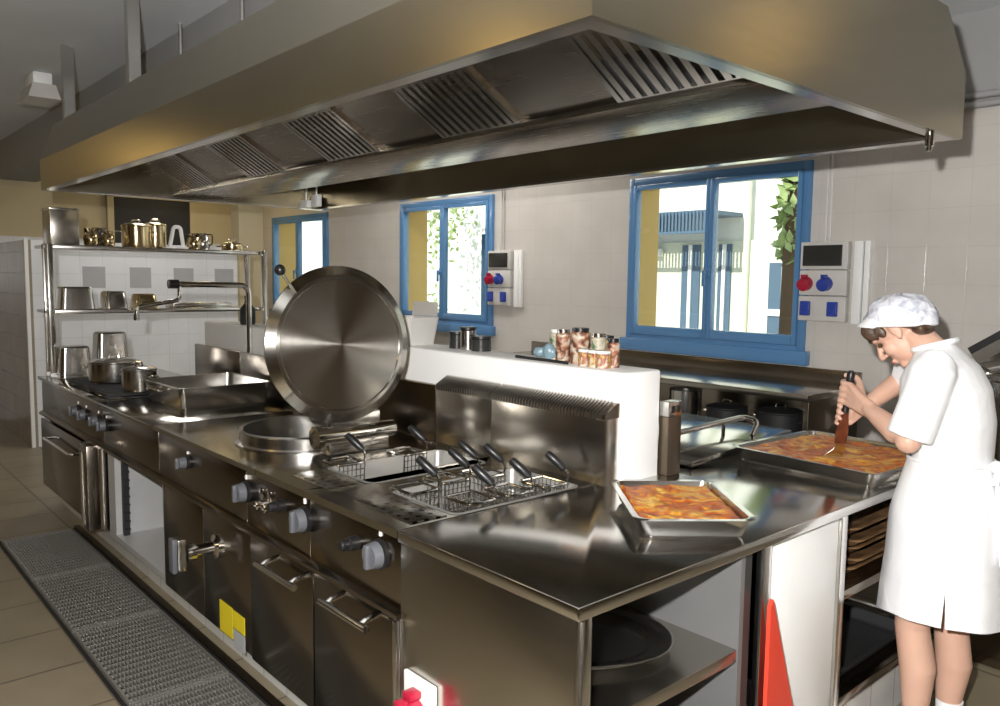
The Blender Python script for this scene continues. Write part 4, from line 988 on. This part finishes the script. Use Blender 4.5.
for i in range(15):
    a = -1.15 + 2.3 * i / 14; d = F * math.cos(a) * .085 + L * math.sin(a) * .092
    p = cc + d + F * .02
    w = .026 * math.cos(a * 1.05); f2 = d.normalized()
    rings.append([p + Z * (.020) - f2 * .004, p + Z * (-.016) + f2 * (.010 + w), p + Z * (-.021) + f2 * (.010 + w), p - Z * .012 - f2 * .006])
loft(b, rings); obj('cap_visor', b, 'cloth', cp, 60)
# dress
def ering(c, f, l, u, a, w, n=28, wav=0, ph=0):
    return [c + f * a * math.cos(2 * PI * i / n) * (1 + wav * math.sin(6 * PI * 2 * i / n + ph)) + l * w * math.sin(2 * PI * i / n) * (1 + wav * math.sin(10 * PI * 2 * i / n + ph)) for i in range(n)]
b = nb()
W = [(atY(951, 474, 1.63), .118, .146), (atY(952, 450, 1.63), .122, .152), (atY(950, 425, 1.62), .135, .165), (atY(945, 395, 1.615), .138, .178), (atY(940, 372, 1.61), .118, .190), (atY(938, 358, 1.605), .082, .165), (atY(936, 348, 1.60), .060, .085), (atY(935, 342, 1.60), .056, .064)]
rings = []
for i, (c, a, w) in enumerate(W):
    d = (W[min(i + 1, len(W) - 1)][0] - W[max(i - 1, 0)][0]).normalized(); f = (F - d * F.dot(d)).normalized(); rings.append(ering(c, f, L, d, a, w))
loft(b, rings)
for sh, el, s in ((ls, le, 1), (rs, re, -1)):
    e2 = sh + (el - sh) * .95
    tube(b, [sh - L * s * .03 + Z * .03, sh + L * s * .008 + Z * .012, sh + (el - sh) * .35, e2], [.058, .068, .069, .070], 20)
dress = remeshed('dress', b, .0075, 'cloth', woman, 6, .5)
b = nb(); cl = W[-1][0]
tube(b, [cl + F * .063 * math.cos(t) + L * .066 * math.sin(t) + Z * (-.010 - .020 * math.cos(t)) for t in [2 * PI * i / 32 for i in range(32)]], .010, 8, loop=True); obj('collar', b, 'cloth', dress)
# apron skirt with a slit at the back
b = nb(); n = 72; rows = []
sd = Vector((.40, -.92, 0)); ph0 = math.atan2(sd.dot(L), sd.dot(F))
c0, c1 = atY(950.5, 458, 1.63), atY(938.5, 630, 1.62); c1.z = .475
prof_ = [(0, .126, .156), (.06, .133, .164), (.18, .150, .182), (.35, .172, .200), (.6, .176, .204), (.85, .186, .212), (1, .190, .216)]
def skirt(q):
    for (q0, a0, w0), (q1, a1, w1) in zip(prof_, prof_[1:]):
        if q <= q1:
            s = (q - q0) / (q1 - q0); return a0 + (a1 - a0) * s, w0 + (w1 - w0) * s
    return prof_[-1][1:]
for inner in (0, 1):
    for j in range(25):
        q = j / 24 if not inner else 1 - j / 24
        a, w = skirt(q); a -= inner * .004; w -= inner * .004
        gap = .0004 + max(0, q - .72) * .11
        c = c0.lerp(c1, q); ring = []
        for i in range(n):
            t = ph0 + gap + (2 * PI - 2 * gap) * i / (n - 1)
            rp = 1 + q * (.018 * math.sin(t * 5 + 1.2) + .010 * math.sin(t * 11 + .4))
            zz = Z * (.010 * math.sin(t * 2 + .5) * q) + Z * (q * q * .055 * math.cos(t - ph0))
            ring.append(c + F * a * math.cos(t) * rp + L * w * math.sin(t) * rp + zz)
        rows.append(ring)
loft(b, rows, False, False, closed=False)
ap = obj('apron_skirt', b, 'cloth', woman, 80)
b = nb(); tube(b, [c0 + F * .127 * math.cos(t) + L * .157 * math.sin(t) for t in [2 * PI * i / 48 for i in range(48)]], .006, 8, loop=True); obj('waistband', b, 'cloth', ap)
bw = atY(985, 470, 1.50)
b = nb(); kb = c0 - F * .138 + L * .05
ell(b, kb, (.02, .025, .02), 12, 8)
for s in (-1, 1):
    loft(b, [[kb + L * s * .015 + Z * d - F * e for d, e in ((-.006, 0), (-.006, .012), (.006, .012), (.006, 0))], [kb + L * s * .045 - Z * .01 + Z * d - F * e for d, e in ((-.017, .005), (-.017, .025), (.017, .025), (.017, .005))], [kb + L * s * .068 - Z * .035 + Z * d - F * e for d, e in ((-.012, .0), (-.012, .018), (.012, .018), (.012, .0))]])
    loft(b, [[kb + L * (s * .01 + d) - F * e for d, e in ((-.012, 0), (-.012, .010), (.012, .010), (.012, 0))], [kb + L * (s * .035 + d) - Z * .13 - F * e for d, e in ((-.02, .012), (-.02, .026), (.02, .026), (.02, .012))], [kb + L * (s * .05 + d) - Z * .30 - F * e for d, e in ((-.022, .035), (-.022, .043), (.022, .043), (.022, .035))]])
obj('apron_tie', b, 'cloth', ap, 60)
# socks and shoes
for an in (anL, anR):
    b = nb(); tube(b, [an + Z * .085, an + Z * .03, an - Z * .03], [.043, .042, .044], 18); obj('sock', b, 'cloth', woman)
    b = nb(); t1 = an + F * .12; rings = []
    for k, (s, w, h) in enumerate(((-.065, .028, .06), (-.04, .042, .075), (.0, .045, .078), (.06, .047, .070), (.11, .045, .055), (.145, .030, .040))):
        c = an + F * s; rings.append([Vector((c.x, c.y, 0)) + L * w * x + Z * (.001 + h * z_) for x, z_ in ((-1, 0), (1, 0), (1.02, .35), (.8, .8), (.35, 1), (-.35, 1), (-.8, .8), (-1.02, .35))])
    loft(b, rings); obj('shoe', b, 'whiteplastic', woman, 50)
# the spatula she holds
t = thing('spatula', 'sauce stained steel spatula with black handle held upright in the lasagna', 'spatula', S1)
b = nb(); tube(b, [S0 + A * .012, S0, onstick(.1), onstick(.3), onstick(.46)], [.008, .0145, .0135, .012, .013], 14); obj('spatula_handle', b, 'black', t)
b = nb(); wv = (RIGHT - A * RIGHT.dot(A)).normalized(); dv = A.cross(wv)
def blade(t_, w, th): 
    c = onstick(t_); return [c + wv * w + dv * th, c - wv * w + dv * th, c - wv * w - dv * th, c + wv * w - dv * th]
loft(b, [blade(.44, .010, .006), blade(.55, .016, .005), blade(.70, .022, .004), blade(.84, .020, .003)]); obj('spatula_shaft', b, 'stain', t)
b = nb(); e = S1 - wv * .0
loft(b, [blade(.83, .014, .003), blade(.92, .022, .002), [p - wv * .02 for p in blade(1.0, .034, .001)]]); obj('spatula_blade', b, 'pan', t)

# ================================================================== LIGHT
def lamp(name, kind, loc, energy, col, size=.1, target=None, **k):
    ld = bpy.data.lights.new(name, kind); ld.energy = energy; ld.color = col
    if kind == 'AREA': ld.size = size; ld.shape = 'RECTANGLE'; ld.size_y = k.get('sy', size)
    elif kind == 'SUN': ld.angle = math.radians(.6)
    else: ld.shadow_soft_size = size
    if kind == 'SPOT': ld.spot_size = math.radians(k.get('ang', 110)); ld.spot_blend = .4
    o = bpy.data.objects.new(name, ld); C.objects.link(o); o.location = loc
    if target is not None: o.rotation_euler = (Vector(target) - Vector(loc)).to_track_quat('-Z', 'Y').to_euler()
    return o
fl = CAM + Vector((0, 0, .17)) - RIGHT * .13 - FWD * .02
lamp('camera_flash', 'SPOT', fl, 540, (1, .985, .96), .025, CAM + FWD * 3 + RIGHT * .1, ang=150)
lamp('sun', 'SUN', (0, -20, 20), 5.6, (1, .96, .86), target=(4, 10, 0))
for x, y, e in ((-5.8, -3.6, 10), (-1.2, -3.6, 10), (2.4, -1.8, 6)):
    lamp('ceiling_fill', 'AREA', (x, y, CEIL - .03), e, (1, .74, .40), 1.2, (x, y, 0), sy=.3)  # unseen warm fill added behind the camera
for x, y, e in ((-7.2, -1.8, 5), (-2.2, -2.0, 5), (1.1, 2.2, 1.5)): lamp('hood_patch_light', 'POINT', (x, y, 2.72), e, (1, .66, .22), .2)  # unseen lights added to put yellow patches in the hood reflections
lamp('ceiling_fill', 'AREA', (-7.9, 2.4, CEIL - .03), 9, (1, .78, .42), .6, (-7.9, 2.4, 0), sy=.3)  # unseen warm fill added over the far left end
lamp('ceiling_fill', 'AREA', (-4.2, 2.45, CEIL - .03), 34, (1, .95, .88), 2.4, (-4.2, 2.45, 0), sy=.3)  # unseen neutral fill added to brighten the window wall and partition
lamp('ceiling_fill', 'AREA', (-6.2, 1.2, CEIL - .03), 14, (1, .96, .92), 1.0, (-6.2, 1.2, 0), sy=.3)  # unseen neutral fill added for the far end
w = bpy.data.worlds.new('sky'); bpy.context.scene.world = w; w.use_nodes = True
nt = w.node_tree; bg = nt.nodes['Background']; bg.inputs['Color'].default_value = (.80, .90, 1.0, 1); bg.inputs['Strength'].default_value = 1.1
sc = bpy.context.scene
sc.view_settings.view_transform = 'Standard'; sc.view_settings.look = 'None'; sc.view_settings.exposure = 0; sc.view_settings.gamma = 1
